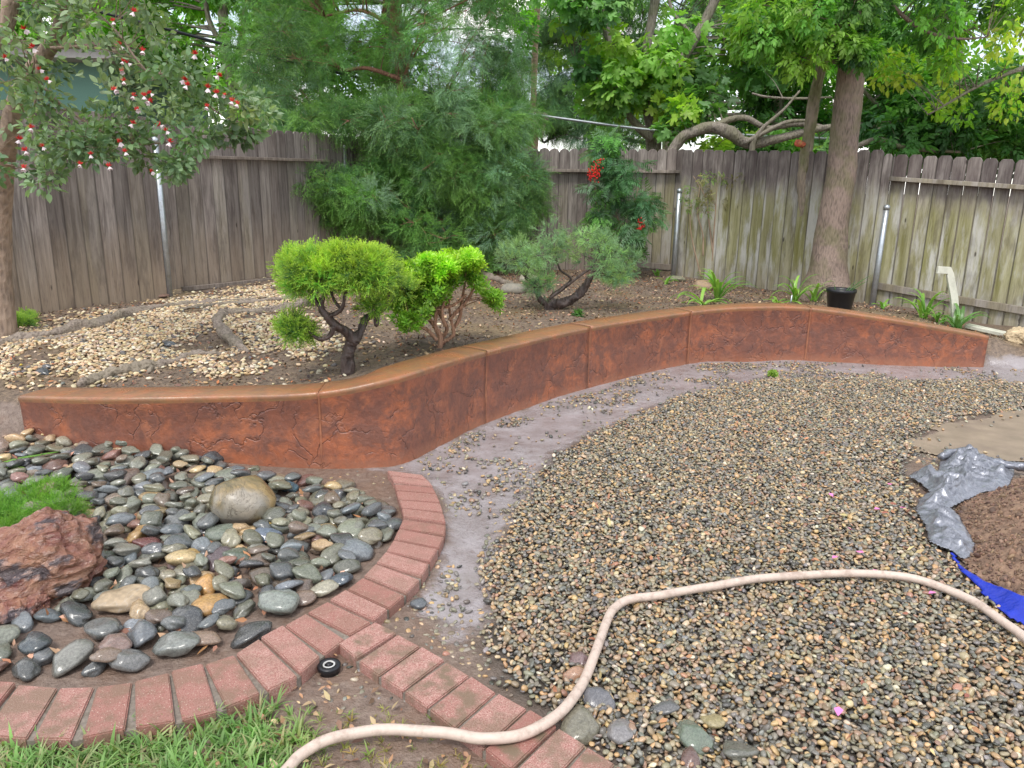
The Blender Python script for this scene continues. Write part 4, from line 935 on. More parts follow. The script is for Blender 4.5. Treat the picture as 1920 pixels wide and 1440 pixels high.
def plant(name, label, cat, base_, trunk=None, tr=None, bark=None, limbs=(), C4=None, per=60, src=None, size=(.05, .07), pal=None, m=None, droop=.3, flat=.8, upn=.8, ind=0, group=None, rough=.12, tn=12, twig=.012, twigs=True, subtw=3, zmin=.5, extra=None, out_w=.9, ind_px=9):
    root = empty(name, base_, label, cat, group); skel = []
    if trunk is not None:
        P = catmull(trunk, 10); R = np.interp(np.linspace(0, 1, len(P)), np.linspace(0, 1, len(tr)), tr)
        tube_obj('trunk', P, R, bark, root, tn, rough, seed=len(name)); skel.append((P, R))
    for lp, lr in limbs:
        P = catmull(lp, 8); R = np.interp(np.linspace(0, 1, len(P)), np.linspace(0, 1, len(lr)), lr); tube_obj('branch', P, R, bark, root, 9, rough*.9, seed=3); skel.append((P, R))
    if C4 is not None and len(C4) and twigs and skel:
        SP = np.vstack([s_[0] for s_ in skel]); SR = np.concatenate([s_[1] for s_ in skel]); ps = []
        for c in C4:
            dz = SP[:, 2]-c[2]; d = np.linalg.norm(SP-c[:3], axis=1)+np.where(dz > 0, 1.2*dz, 0); i = int(np.argmin(d)); a_ = SP[i]; b_2 = c[:3]; mid = (a_+b_2)/2+np.array([random.gauss(0, .08), random.gauss(0, .08), random.uniform(-.02, .16)])*min(1, np.linalg.norm(b_2-a_))
            r_ = min(SR[i]*.6, twig*(1+np.linalg.norm(b_2-a_))); v, f = tube(catmull([a_, mid, b_2], 5), [r_, r_*.8, r_*.7, r_*.6, r_*.55, r_*.5, r_*.4, r_*.3, r_*.25, r_*.2, r_*.15], 5); ps.append((v, f))
            for _ in range(subtw):
                d_ = rnd_dir(1)[0]; e = c[:3]+d_*c[3]*.85*np.array([1, 1, flat]); v, f = tube([b_2, (b_2+e)/2+rnd_dir(1)[0]*.1*c[3], e], [r_*.35, r_*.25, r_*.12], 3); ps.append((v, f))
        V, Fc, _ = join(ps); o = link('twigs', mesh('twigs', V, Fc, True), bark, root); o['kind'] = 'stuff'
    if C4 is not None and len(C4):
        P, E_, k = leaves_on(C4, per, droop, flat, upn, out_w, zmin); cc = cols_for(k, pal, len(C4)); S_ = rng.uniform(size[0], size[1], len(P)); idx = rng.integers(0, len(src), len(P))
        keep = np.ones(len(P), bool)
        if ind:
            a_, b2, w_ = proj_arr(P); inside = (a_ > 2) & (a_ < 1918) & (b2 > 2); big = S_*F/w_; score = np.where(inside, big-w_*3, -1e9); order = np.argsort(-score)[:ind]
            for i in order:
                if not inside[i] or big[i] < ind_px: continue
                o = bpy.data.objects.new('leaf', src[idx[i]])
                if not len(src[idx[i]].materials): src[idx[i]].materials.append(m)
                COL.objects.link(o); o.location = P[i]; o.rotation_euler = E_[i]; o.scale = (S_[i],)*3; o['col'] = [float(q) for q in cc[i]]; adopt(o, root); keep[i] = False
        scatter('foliage', P[keep], E_[keep], S_[keep], idx[keep], src, cc[keep], m, root)
    return root
def pl(pts, y=None):
    """photo points at a depth -> places"""
    return [ony(p[0], p[1], p[2] if len(p) > 2 else y) for p in pts]

BK_grey = m_bark('grey_branch_bark', (.26, .225, .19), (.11, .09, .075), moss=.3)
BK_dark = m_bark('dark_wet_bark', (.075, .052, .045), (.018, .013, .012), sc=24, rough=.5)
BK_red = m_bark('red_brown_bark', (.30, .15, .10), (.13, .06, .045), (1, 1, .12), sc=40)
BK_tan = m_bark('tan_smooth_bark', (.36, .26, .18), (.22, .15, .10), (1, 1, .3), sc=20)
BK_plate = m_bark('furrowed_brown_bark', (.25, .185, .15), (.06, .043, .036), (1, 1, .16), moss=.35, sc=60, bump_=.012)
BK_org = m_bark('orange_brown_stem', (.34, .19, .12), (.17, .09, .06), sc=40)

# --- neighbour's green wall with its eave, beyond the left fence
hx0, hx1 = ony(40, 200, 13)[0], ony(212, 200, 13)[0]
hr = empty('neighbor_house', (hx0, 13, 0), 'green stucco wall and grey eave of the house beyond the left fence', 'house')
v, f = box(hx0-3, hx1, 13, 17, 0, ztop(hx1, 13, 118)); link('wall', mesh('wall', v, f), m_simple('green_stucco', (.12, .24, .19), .8, var=.08, scale=60, bump_=.3), hr)
zt_ = ztop(hx1, 13, 118); v, f = box(hx0-3.4, hx1+.35, 12.5, 17.3, zt_, zt_+.16); link('eave', mesh('eave', v, f), m_simple('grey_fascia', (.33, .32, .30), .7, var=.1), hr)
v, f = box(hx0-3.5, hx1+.45, 12.4, 17.4, zt_+.163, zt_+.22); link('roof', mesh('roof', v, f), m_simple('brown_shingle', (.16, .11, .09), .9, var=.3), hr)

LF_bg = leaf_mat('bright_leaf', .45, .45); LF_dark = leaf_mat('dark_leaf', .35, .35); LF_gj = leaf_mat('guava_leaf', .3, .5, (.30, .36, .22), .3)
LF_ced = leaf_mat('cedar_spray', .15, .45, (.28, .50, .10), .75); LF_jun = leaf_mat('juniper_sprig', .25, .5, (.52, .70, .08), .75); LF_jun2 = leaf_mat('grey_juniper_sprig', .25, .55, (.28, .42, .16), .5)
LF_box = leaf_mat('clipped_shrub_leaf', .35, .35, (.42, .62, .05), .5); LF_fig = leaf_mat('fig_leaf', .4, .45); LF_strap = leaf_mat('strap_leaf', .3, .3)
LF_gr = leaf_mat('grass_blade', .3, .45, (.26, .36, .14), .35)
CL = cluster('leaf_cluster'); CL2 = cluster('leaf_cluster', 3, 7, .30, lance, .8, .6); CED = cedar_sprays(); JUN = juniper_sprigs(5, .036); JUN2 = juniper_sprigs(5, .028); ROS = rosettes(); FIG = fig_leaves(); NAN = nandina_sprays()
BR = [((.19, .40, .06), 3), ((.25, .50, .07), 2), ((.11, .27, .06), 2)]; DK = [((.09, .22, .06), 3), ((.15, .33, .07), 3), ((.05, .13, .045), 1)]; YL = [((.36, .56, .07), 3), ((.50, .60, .10), 2), ((.22, .44, .06), 2)]
# --- trees beyond the fences
plant('leafy_tree', 'bright green leafy tree with dark trunks beyond the left fence', 'tree', (-5.6, 13.6, .3), pl([(437, 300), (438, 200), (425, 100), (416, 0), (410, -150)], 13.6), [.12, .10, .09, .08, .06], BK_grey,
    limbs=[(pl([(432, 150), (455, 60), (462, -60)], 13.7), [.07, .05, .04]), (pl([(420, 90), (390, 30), (380, -80)], 13.7), [.05, .04, .03])],
    C4=clumps_in([(190, -260), (640, -260), (600, 100), (500, 235), (425, 215), (330, 225), (240, 120), (150, 90), (150, -100)], 95, 13.3, 15.2, .3, .5, holes=[(438, 190, 16)]), per=95, src=CL, size=(.13, .2), pal=BR, m=LF_bg)
plant('leafy_tree', 'green tree filling the top left corner above the green house', 'tree', (-9.5, 17, .3), pl([(60, 300), (70, 100), (60, -150)], 17.5), [.15, .12, .08], BK_grey,
    C4=clumps_in([(-200, -260), (420, -260), (380, 60), (250, 90), (120, 100), (-100, 110), (-200, 80)], 60, 17, 19, .45, .7), per=80, src=CL, size=(.18, .26), pal=BR, m=LF_bg)
plant('broadleaf_tree', 'dark broadleaf tree seen through gaps behind the big conifer', 'tree', (-1.6, 15.5, .3), pl([(720, 330), (730, 150), (725, -100)], 15.5), [.14, .12, .08], BK_dark,
    C4=clumps_in([(450, -260), (1000, -260), (960, 120), (940, 200), (860, 235), (700, 250), (600, 230), (480, 225)], 60, 15, 17, .4, .65, holes=[(900, 130, 40), (630, 240, 30)]), per=75, src=CL, size=(.16, .24), pal=DK+BR, m=LF_bg)
BLU = [((.07, .16, .10), 3), ((.11, .22, .12), 2), ((.05, .11, .06), 1)]
plant('cedar_tree', 'distant blue-green cedar with level branches behind the palm', 'tree', (2.6, 21, .3), pl([(1120, 330), (1115, 100), (1120, -250)], 21), [.25, .2, .1], BK_dark,
    limbs=[(pl([(1115, 120), (1060, 75), (985, 95)], 20.5), [.09, .07, .03]), (pl([(1115, 85), (1050, 62), (960, 45)], 20.5), [.08, .05, .03]), (pl([(1115, 230), (1060, 240), (1020, 268)], 20.5), [.08, .05, .03]), (pl([(1115, 230), (1180, 262), (1240, 270)], 20.5), [.08, .05, .03]), (pl([(1120, 100), (1180, 70), (1260, 60)], 20.5), [.08, .05, .03])],
    C4=np.vstack([clumps_in([(985, 20), (1120, 10), (1130, 100), (985, 70)], 14, 19.5, 21, .3, .5), clumps_in([(1040, 110), (1110, 110), (1120, 215), (1050, 235)], 7, 19.5, 21, .25, .4), clumps_in([(1030, 170), (1200, 200), (1210, 275), (1110, 265), (1040, 265), (1020, 200)], 16, 19.5, 21, .25, .45), clumps_in([(940, 20), (1080, 20), (1090, 265), (960, 265)], 24, 19.5, 22, .25, .45), clumps_in([(1030, -250), (1480, -250), (1480, 60), (1030, 60)], 44, 19.5, 22, .4, .6)]), per=75, src=CED, size=(.35, .5), pal=BLU, m=LF_ced, droop=.9, flat=.5)
# palm
plm = empty('palm_tree', (1.3, 17, .3), 'thin palm trunk with a skirt of dead fronds behind the fence', 'palm tree')
pb_ = m_simple('palm_trunk', (.50, .35, .28), .9, var=.3, scale=12, bump_=1, scl=(1, 1, 3), dirt=(.25, .17, .13), dist=.03)
P = catmull(pl([(997, 330), (998, 250), (1000, 200), (1003, 90), (1005, 0), (1008, -200)], 17), 8); tube_obj('trunk', P, np.interp(np.linspace(0, 1, len(P)), [0, .25, .3, .6, .8, 1], [.13, .12, .055, .065, .09, .10]), pb_, plm, 10, .12)
ps = []
for i in range(46):
    th = random.uniform(0, 2*PI); c = ony(998, 212, 17); R_ = random.uniform(.16, .34); p0 = c+np.array([math.cos(th)*.06, math.sin(th)*.06, random.uniform(-.05, .08)]); p2 = c+np.array([math.cos(th)*R_, math.sin(th)*R_, -random.uniform(.25, .52)]); p1 = (p0+p2)/2+np.array([math.cos(th)*.1, math.sin(th)*.1, .1])
    ps.append(tube(catmull([p0, p1, p2], 3), [.012, .02, .022, .022, .02, .014, .004], 4))
V, Fc, _ = join(ps); o = link('dead_fronds', mesh('dead_fronds', V, Fc, True), m_simple('dead_frond', (.42, .36, .31), .9, var=.3), plm); o['kind'] = 'stuff'
# right-hand masses beyond the fence
plant('broadleaf_tree', 'deep green broadleaf tree behind the fence at the right edge', 'tree', (6.6, 13, .1), pl([(1780, 320), (1790, 180), (1800, 20), (1820, -200)], 13.2), [.12, .10, .08, .05], BK_grey,
    limbs=[(pl([(1785, 260), (1690, 230), (1610, 160), (1560, 90)], 12.8), [.05, .035, .025, .015]), (pl([(1640, 245), (1720, 215), (1820, 165), (1930, 120)], 12.3), [.022, .02, .018, .015]), (pl([(1560, 300), (1640, 262), (1700, 278), (1800, 285)], 12.0), [.03, .04, .035, .02])],
    C4=np.vstack([clumps_in([(1630, 40), (1780, 30), (1780, 190), (1640, 240)], 20, 12.5, 14.5, .16, .3), clumps_in([(1640, 180), (1760, 165), (1850, 150), (2150, 120), (2150, 300), (1900, 298), (1640, 290), (1600, 240)], 85, 12.0, 14.5, .28, .45, holes=[(1690, 155, 40)])]), per=75, src=CL, size=(.15, .24), pal=DK+[((.13, .28, .06), 3)], m=LF_bg)
plant('leafy_tree', 'pale bright tree far behind the fig filling the sky between its limbs', 'tree', (3.5, 22, .1), pl([(1250, 320), (1260, 180), (1300, 20), (1310, -200)], 22), [.16, .14, .10, .06], BK_grey,
    C4=clumps_in([(1030, -200), (1500, -200), (1640, -100), (1900, -200), (1900, 150), (1640, 240), (1500, 270), (1060, 275), (1040, 100)], 90, 20, 25, .4, .75, holes=[(1385, 185, 34), (1010, 200, 30)]), per=42, src=CL, size=(.24, .36), pal=[((.30, .48, .14), 3), ((.38, .54, .16), 2), ((.22, .40, .12), 1)], m=LF_bg)
plant('broadleaf_tree', 'mid green tree behind the fence between the fig and the leaning trunk', 'tree', (4.3, 14.5, .1), pl([(1450, 320), (1460, 180), (1450, 20), (1460, -200)], 14.8), [.12, .10, .08, .05], BK_grey,
    C4=np.vstack([clumps_in([(1380, 40), (1480, 20), (1560, 60), (1560, 290), (1400, 285), (1360, 250), (1420, 190)], 38, 14.2, 16.2, .3, .5, holes=[(1385, 190, 40), (1520, 165, 24)]), clumps_in([(1380, -260), (1900, -260), (1900, -60), (1650, 0), (1400, 40)], 34, 14.5, 17, .4, .6)]), per=70, src=CL, size=(.16, .25), pal=BR+DK, m=LF_bg)
# fig: big lobed leaves, pale limbs rising behind the back fence
FG = [((.16, .33, .10), 4), ((.24, .43, .10), 3), ((.10, .22, .08), 2), ((.33, .50, .08), 2)]
plant('fig_tree', 'fig tree with large lobed leaves and grey limbs behind the back fence', 'tree', (2.9, 14, .3), pl([(1224, 420), (1225, 290), (1222, 235), (1214, 195)], 14), [.14, .13, .12, .10], BK_grey,
    limbs=[(pl([(1214, 200), (1206, 150), (1212, 90), (1222, 40), (1232, -30), (1240, -200)], 14), [.09, .08, .075, .08, .075, .05]), (pl([(1218, 215), (1240, 170), (1280, 110), (1310, 60), (1340, 0), (1390, -150)], 13.8), [.09, .08, .075, .085, .075, .05]),
        (pl([(1222, 260), (1195, 235), (1165, 200), (1120, 150), (1080, 120)], 13.7), [.08, .07, .055, .035, .02]), (pl([(1160, 195), (1148, 120), (1138, 60), (1130, 0), (1125, -150)], 13.9), [.05, .06, .065, .065, .05]), (pl([(1285, 100), (1290, 60), (1260, 20), (1250, -40)], 13.7), [.04, .035, .03, .02]),
        (pl([(1230, 330), (1275, 262), (1300, 248), (1335, 238), (1370, 250), (1400, 268), (1450, 262), (1500, 250), (1560, 238), (1640, 236), (1700, 240)], 12.6), [.06, .085, .08, .09, .10, .09, .07, .06, .05, .045, .03]),
        (pl([(1330, 240), (1370, 224), (1400, 222), (1440, 240), (1490, 232), (1560, 240)], 12.7), [.05, .05, .045, .04, .05, .03]), (pl([(1395, 268), (1450, 240), (1480, 228), (1530, 226)], 12.5), [.04, .035, .03, .02]), (pl([(1410, 175), (1440, 182), (1500, 185), (1560, 182)], 12.6), [.015, .018, .02, .012]), (pl([(1410, 290), (1412, 268), (1430, 240), (1470, 205), (1500, 170)], 12.5), [.04, .045, .03, .02, .015])],
    C4=np.vstack([clumps_in([(1040, -20), (1100, -60), (1130, 30), (1110, 60), (1040, 30)], 12, 12.8, 14.2, .28, .4), clumps_in([(1090, 60), (1160, 80), (1240, 60), (1300, 40), (1330, 110), (1330, 190), (1300, 210), (1200, 190), (1150, 230), (1110, 190), (1080, 150)], 50, 12.8, 14.6, .25, .38), clumps_in([(1220, 195), (1310, 200), (1325, 225), (1290, 245), (1235, 235)], 9, 12.6, 13.5, .22, .3),
        clumps_in([(1320, 60), (1420, 40), (1460, 110), (1430, 160), (1340, 130)], 13, 13.5, 15, .25, .4), clumps_in([(1020, -260), (1420, -260), (1440, -10), (1040, -30)], 40, 13, 15.5, .35, .5), clumps_in([(1340, 265), (1440, 275), (1560, 265), (1560, 290), (1330, 288)], 10, 12.8, 13.4, .2, .3)]),
    per=40, src=FIG, size=(.13, .21), pal=FG, m=LF_fig, droop=.55, flat=.8, upn=.5, ind=230, twig=.01)
# big conifer in the bed
CD = [((.09, .23, .07), 4), ((.15, .34, .07), 4), ((.17, .30, .19), 3), ((.04, .11, .045), 3)]
cp_ = [(470, -60), (500, -260), (950, -260), (985, 60), (995, 150), (1000, 230), (955, 290), (1020, 340), (1030, 375), (970, 420), (950, 470), (905, 515), (830, 500), (740, 470), (720, 380), (655, 400), (600, 425), (545, 410), (480, 350), (540, 325), (560, 300), (480, 250), (455, 180), (440, 90)]
cb = ground_at(772, 492)
plant('incense_cedar', 'large feathery green conifer with reddish trunk in the back of the bed', 'tree', cb, [tuple(cb-np.array([0, 0, .1]))]+[tuple(q) for q in pl([(768, 400), (760, 300), (762, 230), (755, 150), (745, 60), (738, -60), (730, -260)], cb[1])], [.15, .12, .11, .10, .10, .09, .08, .05], BK_red,
    limbs=[(pl([(750, 290), (700, 345), (640, 365), (560, 380)], cb[1]-.6), [.03, .025, .018, .008]), (pl([(756, 235), (690, 215), (640, 200), (600, 215)], cb[1]-.5), [.03, .025, .02, .01]), (pl([(765, 250), (810, 290), (850, 330), (900, 350)], cb[1]-.5), [.035, .03, .02, .01]), (pl([(755, 150), (690, 128), (640, 130), (610, 102), (560, 110)], cb[1]-.6), [.03, .028, .024, .02, .01]), (pl([(760, 190), (820, 175), (860, 200), (930, 220)], cb[1]-.4), [.03, .025, .02, .01]), (pl([(750, 60), (680, 20), (610, 30)], cb[1]-.5), [.03, .025, .015])],
    C4=np.vstack([clumps_in(cp_, 275, cb[1]-1.7, cb[1]+1.0, .18, .34, holes=[(600, 275, 36), (660, 268, 32), (650, 235, 12), (855, 130, 16), (610, 455, 30), (680, 440, 22)]),
      clumps_in([(720, 190), (800, 180), (960, 175), (970, 250), (945, 300), (1000, 340), (830, 350), (720, 330), (700, 240)], 90, cb[1]-1.5, cb[1]+.3, .15, .28, holes=[(855, 130, 18)]), clumps_in([(500, 200), (640, 190), (720, 230), (700, 250), (620, 235), (570, 250), (560, 310), (520, 290)], 36, cb[1]-1.5, cb[1]+.2, .14, .26), clumps_in([(730, 290), (820, 300), (960, 290), (1010, 335), (1030, 375), (970, 425), (945, 490), (900, 515), (830, 505), (760, 480), (715, 400)], 115, cb[1]-1.6, cb[1]+.3, .14, .26), clumps_in([(472, 345), (550, 308), (650, 335), (720, 350), (700, 420), (600, 415), (545, 412), (475, 385)], 70, cb[1]-1.7, cb[1]-.5, .13, .22)]), per=60, src=CED, size=(.18, .33), pal=CD, m=LF_ced, droop=.2, flat=.75, upn=.6, zmin=.42, twig=.008, subtw=4, rough=.1)
# leaning big trunk and its slim neighbour
tb = ground_at(1548, 566); ty = tb[1]
MP = [((.16, .34, .06), 3), ((.24, .43, .07), 3), ((.10, .22, .06), 2)]
big = plant('maple_tree', 'tall tree with thick leaning furrowed trunk in front of the mossy fence', 'tree', tb, [tuple(tb+np.array([-.02, 0, -.15]))]+[tuple(q) for q in pl([(1548, 545), (1552, 510), (1560, 430), (1576, 330), (1583, 260), (1594, 150), (1604, 50), (1612, -60), (1630, -280)], ty)], [.36, .315, .235, .185, .17, .162, .155, .145, .13, .12], BK_plate,
    limbs=[(pl([(1606, 20), (1660, -40), (1740, -100)], ty), [.05, .04, .03]), (pl([(1608, 0), (1560, -50), (1480, -90)], ty), [.05, .04, .03]), (pl([(1640, -20), (1720, 50), (1790, 72), (1850, 70)], ty-.2), [.03, .02, .016, .008])],
    C4=np.vstack([clumps_in([(1400, -260), (1700, -260), (1680, -20), (1640, 40), (1560, 30), (1400, 20)], 40, ty-.9, ty+1, .25, .4), clumps_in([(1400, 10), (1545, 10), (1560, 70), (1530, 120), (1480, 140), (1430, 120), (1400, 60)], 24, ty-.8, ty+.4, .18, .28),
        clumps_in([(1560, 70), (1640, 60), (1640, 120), (1600, 145), (1550, 130)], 7, ty-.7, ty-.3, .10, .17), clumps_in([(1650, -260), (2000, -260), (1950, 20), (1800, 60), (1700, 40)], 42, ty-1, ty+1.4, .2, .36)]), per=55, src=CL, size=(.10, .15), pal=MP+DK, m=LF_bg, tn=28, rough=.035, droop=.6, twig=.008)
tb2 = ground_at(1503, 548)
plant('slim_tree', 'slim crooked trunk with a red cut stub left of the thick trunk', 'tree', tb2, [tuple(tb2+np.array([0, 0, -.1]))]+[tuple(q) for q in pl([(1500, 520), (1506, 470), (1508, 430), (1505, 360), (1508, 310), (1516, 255), (1528, 180), (1540, 120), (1548, 50), (1555, -60)], tb2[1])], [.075, .075, .068, .08, .075, .07, .075, .075, .07, .065, .06, .05], m_bark('mottled_bark', (.30, .24, .18), (.13, .10, .075), moss=.6), rough=.12,
    C4=clumps_in([(1440, -200), (1620, -200), (1620, -40), (1440, -20)], 12, tb2[1]-.5, tb2[1]+.5, .2, .3), per=45, src=CL, size=(.10, .15), pal=MP, m=LF_bg)
st_ = ony(1497, 268, tb2[1]-.06); r2 = bpy.data.objects['slim_tree']
v, f = tube([st_+np.array([.08, .02, -.02]), st_+np.array([.0, 0, 0]), st_+np.array([-.03, -.01, .005])], [.035, .05, .042], 10, .12); link('cut_stub', mesh('cut_stub', v, f, True), m_simple('red_wound', (.55, .12, .07), .6, var=.5, scale=30, dirt=(.6, .35, .12)), r2)
# light yellow-green maple hanging in from the right
plant('yellow_green_tree', 'yellow-green tree hanging over the fence at the top right', 'tree', (7.2, 10.6, .1), pl([(2120, 360), (2110, 150), (2040, -40), (1980, -200)], 10.6), [.12, .10, .08, .06], BK_grey,
    limbs=[(pl([(2100, 160), (1980, 120), (1860, 150), (1740, 215)], 10.2), [.04, .03, .02, .01]), (pl([(2080, 60), (1980, 30), (1880, 40), (1800, 60)], 10.2), [.04, .03, .02, .01])],
    C4=np.vstack([clumps_in([(1750, 70), (1830, 20), (2000, -60), (2200, -60), (2200, 230), (1950, 250), (1850, 200), (1790, 170), (1730, 120)], 60, 9.5, 11.2, .18, .32), clumps_in([(1640, 110), (1750, 90), (1790, 170), (1840, 215), (1780, 225), (1700, 180), (1650, 160)], 12, 10.5, 11.5, .12, .2)]), per=45, src=single('leaf', .55, ovate, 4), size=(.07, .11), pal=YL, m=LF_bg, ind=230, droop=.6, upn=.5, twig=.008)
# feijoa in the left foreground
fb = ony(8, 600, 6.1); fb[2] = zg1(fb[0], fb[1])
GJ = [((.18, .28, .14), 4), ((.26, .35, .22), 3), ((.10, .17, .09), 3), ((.24, .33, .15), 1)]
fy = 5.3
fj = plant('pineapple_guava_tree', 'leaning tree with grey-green oval leaves and red and white flowers at the left edge', 'tree', fb, [tuple(fb+np.array([0, 0, -.1]))]+[tuple(q) for q in pl([(6, 560, fb[1]), (4, 490, fb[1]), (4, 410, fb[1]-.05), (8, 330, 5.95), (14, 270, 5.8), (28, 200, 5.7), (50, 150, 5.6), (88, 95, 5.5), (110, 60, 5.4), (118, 0, 5.3), (125, -150, 5.2)])], [.085, .075, .07, .068, .066, .065, .062, .06, .055, .05, .045, .04, .03], m_bark('guava_bark', (.30, .22, .165), (.15, .11, .085), (1, 1, .3), sc=26),
    limbs=[(pl([(95, 90), (160, 88), (230, 100), (275, 132), (340, 150), (410, 212), (470, 235)], 5.2), [.012, .010, .009, .007, .006, .005, .003]), (pl([(120, -30), (165, 10), (215, 55), (255, 110), (290, 150)], 5.0), [.010, .008, .007, .006, .004]), (pl([(70, 120), (66, 190), (55, 240)], 5.3), [.012, .008, .004]),
        (pl([(60, 140), (120, 200), (190, 245), (260, 270), (320, 268), (440, 278)], 5.1), [.009, .008, .007, .006, .004, .003]), (pl([(20, 0), (8, 60), (-30, 120)], 5.2), [.05, .04, .04])],
    C4=np.vstack([clumps_in([(-60, -200), (330, -200), (290, 30), (330, 110), (250, 130), (130, 110), (60, 130), (-60, 130)], 64, 4.5, 5.8, .10, .19), clumps_in([(200, 90), (330, 110), (400, 170), (450, 200), (440, 250), (370, 265), (320, 300), (230, 330), (180, 290), (150, 300), (90, 280), (200, 220), (190, 150)], 52, 4.7, 5.6, .08, .16, holes=[(180, 160, 34)]),
        clumps_in([(20, 140), (110, 130), (130, 200), (140, 300), (130, 370), (60, 350), (-60, 330), (-60, 150)], 26, 4.8, 5.8, .08, .15), clumps_in([(440, 170), (540, 200), (520, 230), (450, 290), (430, 240)], 9, 4.9, 5.3, .06, .09), clumps_in([(260, 285), (370, 290), (340, 330), (240, 350), (220, 320)], 8, 4.8, 5.2, .06, .1)]),
    per=44, src=single('leaf', .50, ovate, 5), size=(.042, .066), pal=GJ, m=LF_gj, ind=290, droop=.2, upn=.5, twig=.004, subtw=4, rough=.05)
# its flowers: white cupped petals round a brush of red stamens
flm = bpy.data.meshes.new('flower'); ps = []; mi = []
for i in range(5):
    th = i*2*PI/5; d = (math.cos(th), math.sin(th), -.75); q = rot_to(leaf_geo(1, .62, 3, obov, -.5, -.3), d, (0, 0, 1), (0, 0, 0), .020); ps.append(q); mi += [0]*len(q[1])
for i in range(26):
    th = random.uniform(0, 2*PI); e = random.uniform(.5, 1.4); d = np.array([math.cos(th)*math.cos(e), math.sin(th)*math.cos(e), math.sin(e)])*.020; q = blade((0, 0, 0), d, .0035, 0, 1, rnd_dir(1)[0]); ps.append(q); mi += [1]*len(q[1])
V, Fc, _ = join(ps); flm = mesh('flower', V, Fc, False); flm.materials.append(m_simple('white_petal', (.72, .62, .64), .6, var=.1)); flm.materials.append(m_simple('red_stamens', (.60, .02, .02), .5)); flm.polygons.foreach_set('material_index', mi)
for px, py in [(250, 22), (212, 40), (225, 85), (365, 102), (267, 95), (230, 115), (228, 133), (90, 150), (75, 130), (62, 90), (10, 108), (47, 55), (405, 175), (420, 178), (435, 190), (445, 195), (388, 200), (390, 165), (250, 180), (257, 205), (280, 190), (300, 235), (312, 245), (318, 267), (248, 232), (225, 267), (235, 285), (170, 290), (285, 322), (58, 240), (36, 262), (48, 283), (80, 275), (45, 315), (270, 180), (350, 160), (215, 168), (232, 152), (282, 175), (240, 118), (410, 142), (345, 150), (205, 312), (150, 308)]:
    p = ony(px, py, random.uniform(4.45, 4.75)); o = bpy.data.objects.new('flower', flm); COL.objects.link(o); o.location = p; o.rotation_euler = (random.uniform(-.9, .5), random.uniform(-.6, .6), random.uniform(0, 6)); s_ = random.uniform(1.05, 1.45); o.scale = (s_,)*3; adopt(o, fj)

# ------------------------------------------------------------------ shrubs of the bed
jb = ground_at(653, 700); jy = jb[1]
JP = [((.13, .33, .06), 4), ((.20, .42, .07), 3), ((.05, .14, .05), 3)]
def pads(poly, n, ya, yb, ra, rb, top=None, holes=()):
    return clumps_in(poly, n, ya, yb, ra, rb, holes)
plant('golden_juniper', 'bonsai-like golden juniper with black twisted trunk just behind the wall', 'shrub', jb, [tuple(jb+np.array([-.005, 0, -.06]))]+[tuple(q) for q in pl([(652, 675), (656, 650), (664, 638)], jy)], [.046, .042, .036, .036], BK_dark,
    limbs=[(pl([(662, 640, jy), (650, 622, jy-.03), (628, 610, jy-.08), (612, 592, jy-.1), (602, 575, jy-.1), (610, 545, jy-.1)]), [.036, .030, .028, .024, .018, .012]), (pl([(664, 640, jy), (676, 622, jy+.05), (684, 600, jy+.08), (704, 588, jy+.1), (722, 575, jy+.1), (730, 545, jy+.1)]), [.034, .026, .024, .02, .015, .009]),
        (pl([(626, 612), (618, 630), (600, 636), (580, 622), (572, 600)], jy-.12), [.016, .014, .012, .007, .004]), (pl([(612, 595), (640, 580), (648, 550), (660, 525)], jy-.1), [.014, .012, .01, .006]), (pl([(702, 590), (706, 610), (710, 590), (700, 565)], jy), [.01, .012, .008, .005]), (pl([(602, 578), (590, 560), (585, 530)], jy-.1), [.014, .01, .006]), (pl([(640, 580), (625, 560), (620, 535)], jy-.05), [.01, .009, .006]), (pl([(724, 573), (738, 555), (742, 520)], jy+.1), [.009, .008, .005])],
    C4=np.vstack([clumps_in([(545, 494), (575, 486), (640, 480), (700, 484), (722, 496), (732, 520), (700, 530), (640, 530), (600, 528), (562, 532), (542, 516)], 76, jy-.32, jy+.38, .055, .09), clumps_in([(700, 492), (742, 508), (762, 538), (752, 556), (718, 552), (692, 520)], 11, jy-.15, jy+.25, .045, .07),
        clumps_in([(545, 532), (595, 532), (598, 552), (570, 560), (545, 552)], 6, jy-.25, jy+.1, .04, .06), clumps_in([(530, 605), (570, 598), (572, 630), (535, 632)], 7, jy-.2, jy, .035, .05), clumps_in([(680, 575), (700, 575), (700, 590), (680, 590)], 2, jy-.05, jy, .03, .04)]),
    per=32, src=JUN, size=(.045, .12), pal=JP, m=LF_jun, droop=-.6, flat=.75, twig=.005, subtw=4, zmin=.44, rough=.18, out_w=1.5)
cg = clumps_in([(545, 492), (575, 482), (640, 474), (700, 480), (726, 494), (730, 506), (640, 498), (545, 508)], 50, jy-.34, jy+.34, .05, .08)
P, E_, k = leaves_on(cg, 22, -1.6, .6, .5, 1.2, .5); scatter('golden_tips', P, E_, rng.uniform(.05, .085, len(P)), rng.integers(0, 5, len(P)), [x.copy() for x in JUN], cols_for(k, [((.32, .50, .05), 3), ((.44, .58, .07), 2)], len(cg), .3), LF_jun, bpy.data.objects['golden_juniper'])
bb_ = ground_at(822, 652); by = bb_[1]
BP = [((.16, .34, .045), 3), ((.10, .24, .04), 2)]; BT = [((.34, .56, .05), 3), ((.26, .48, .05), 2)]
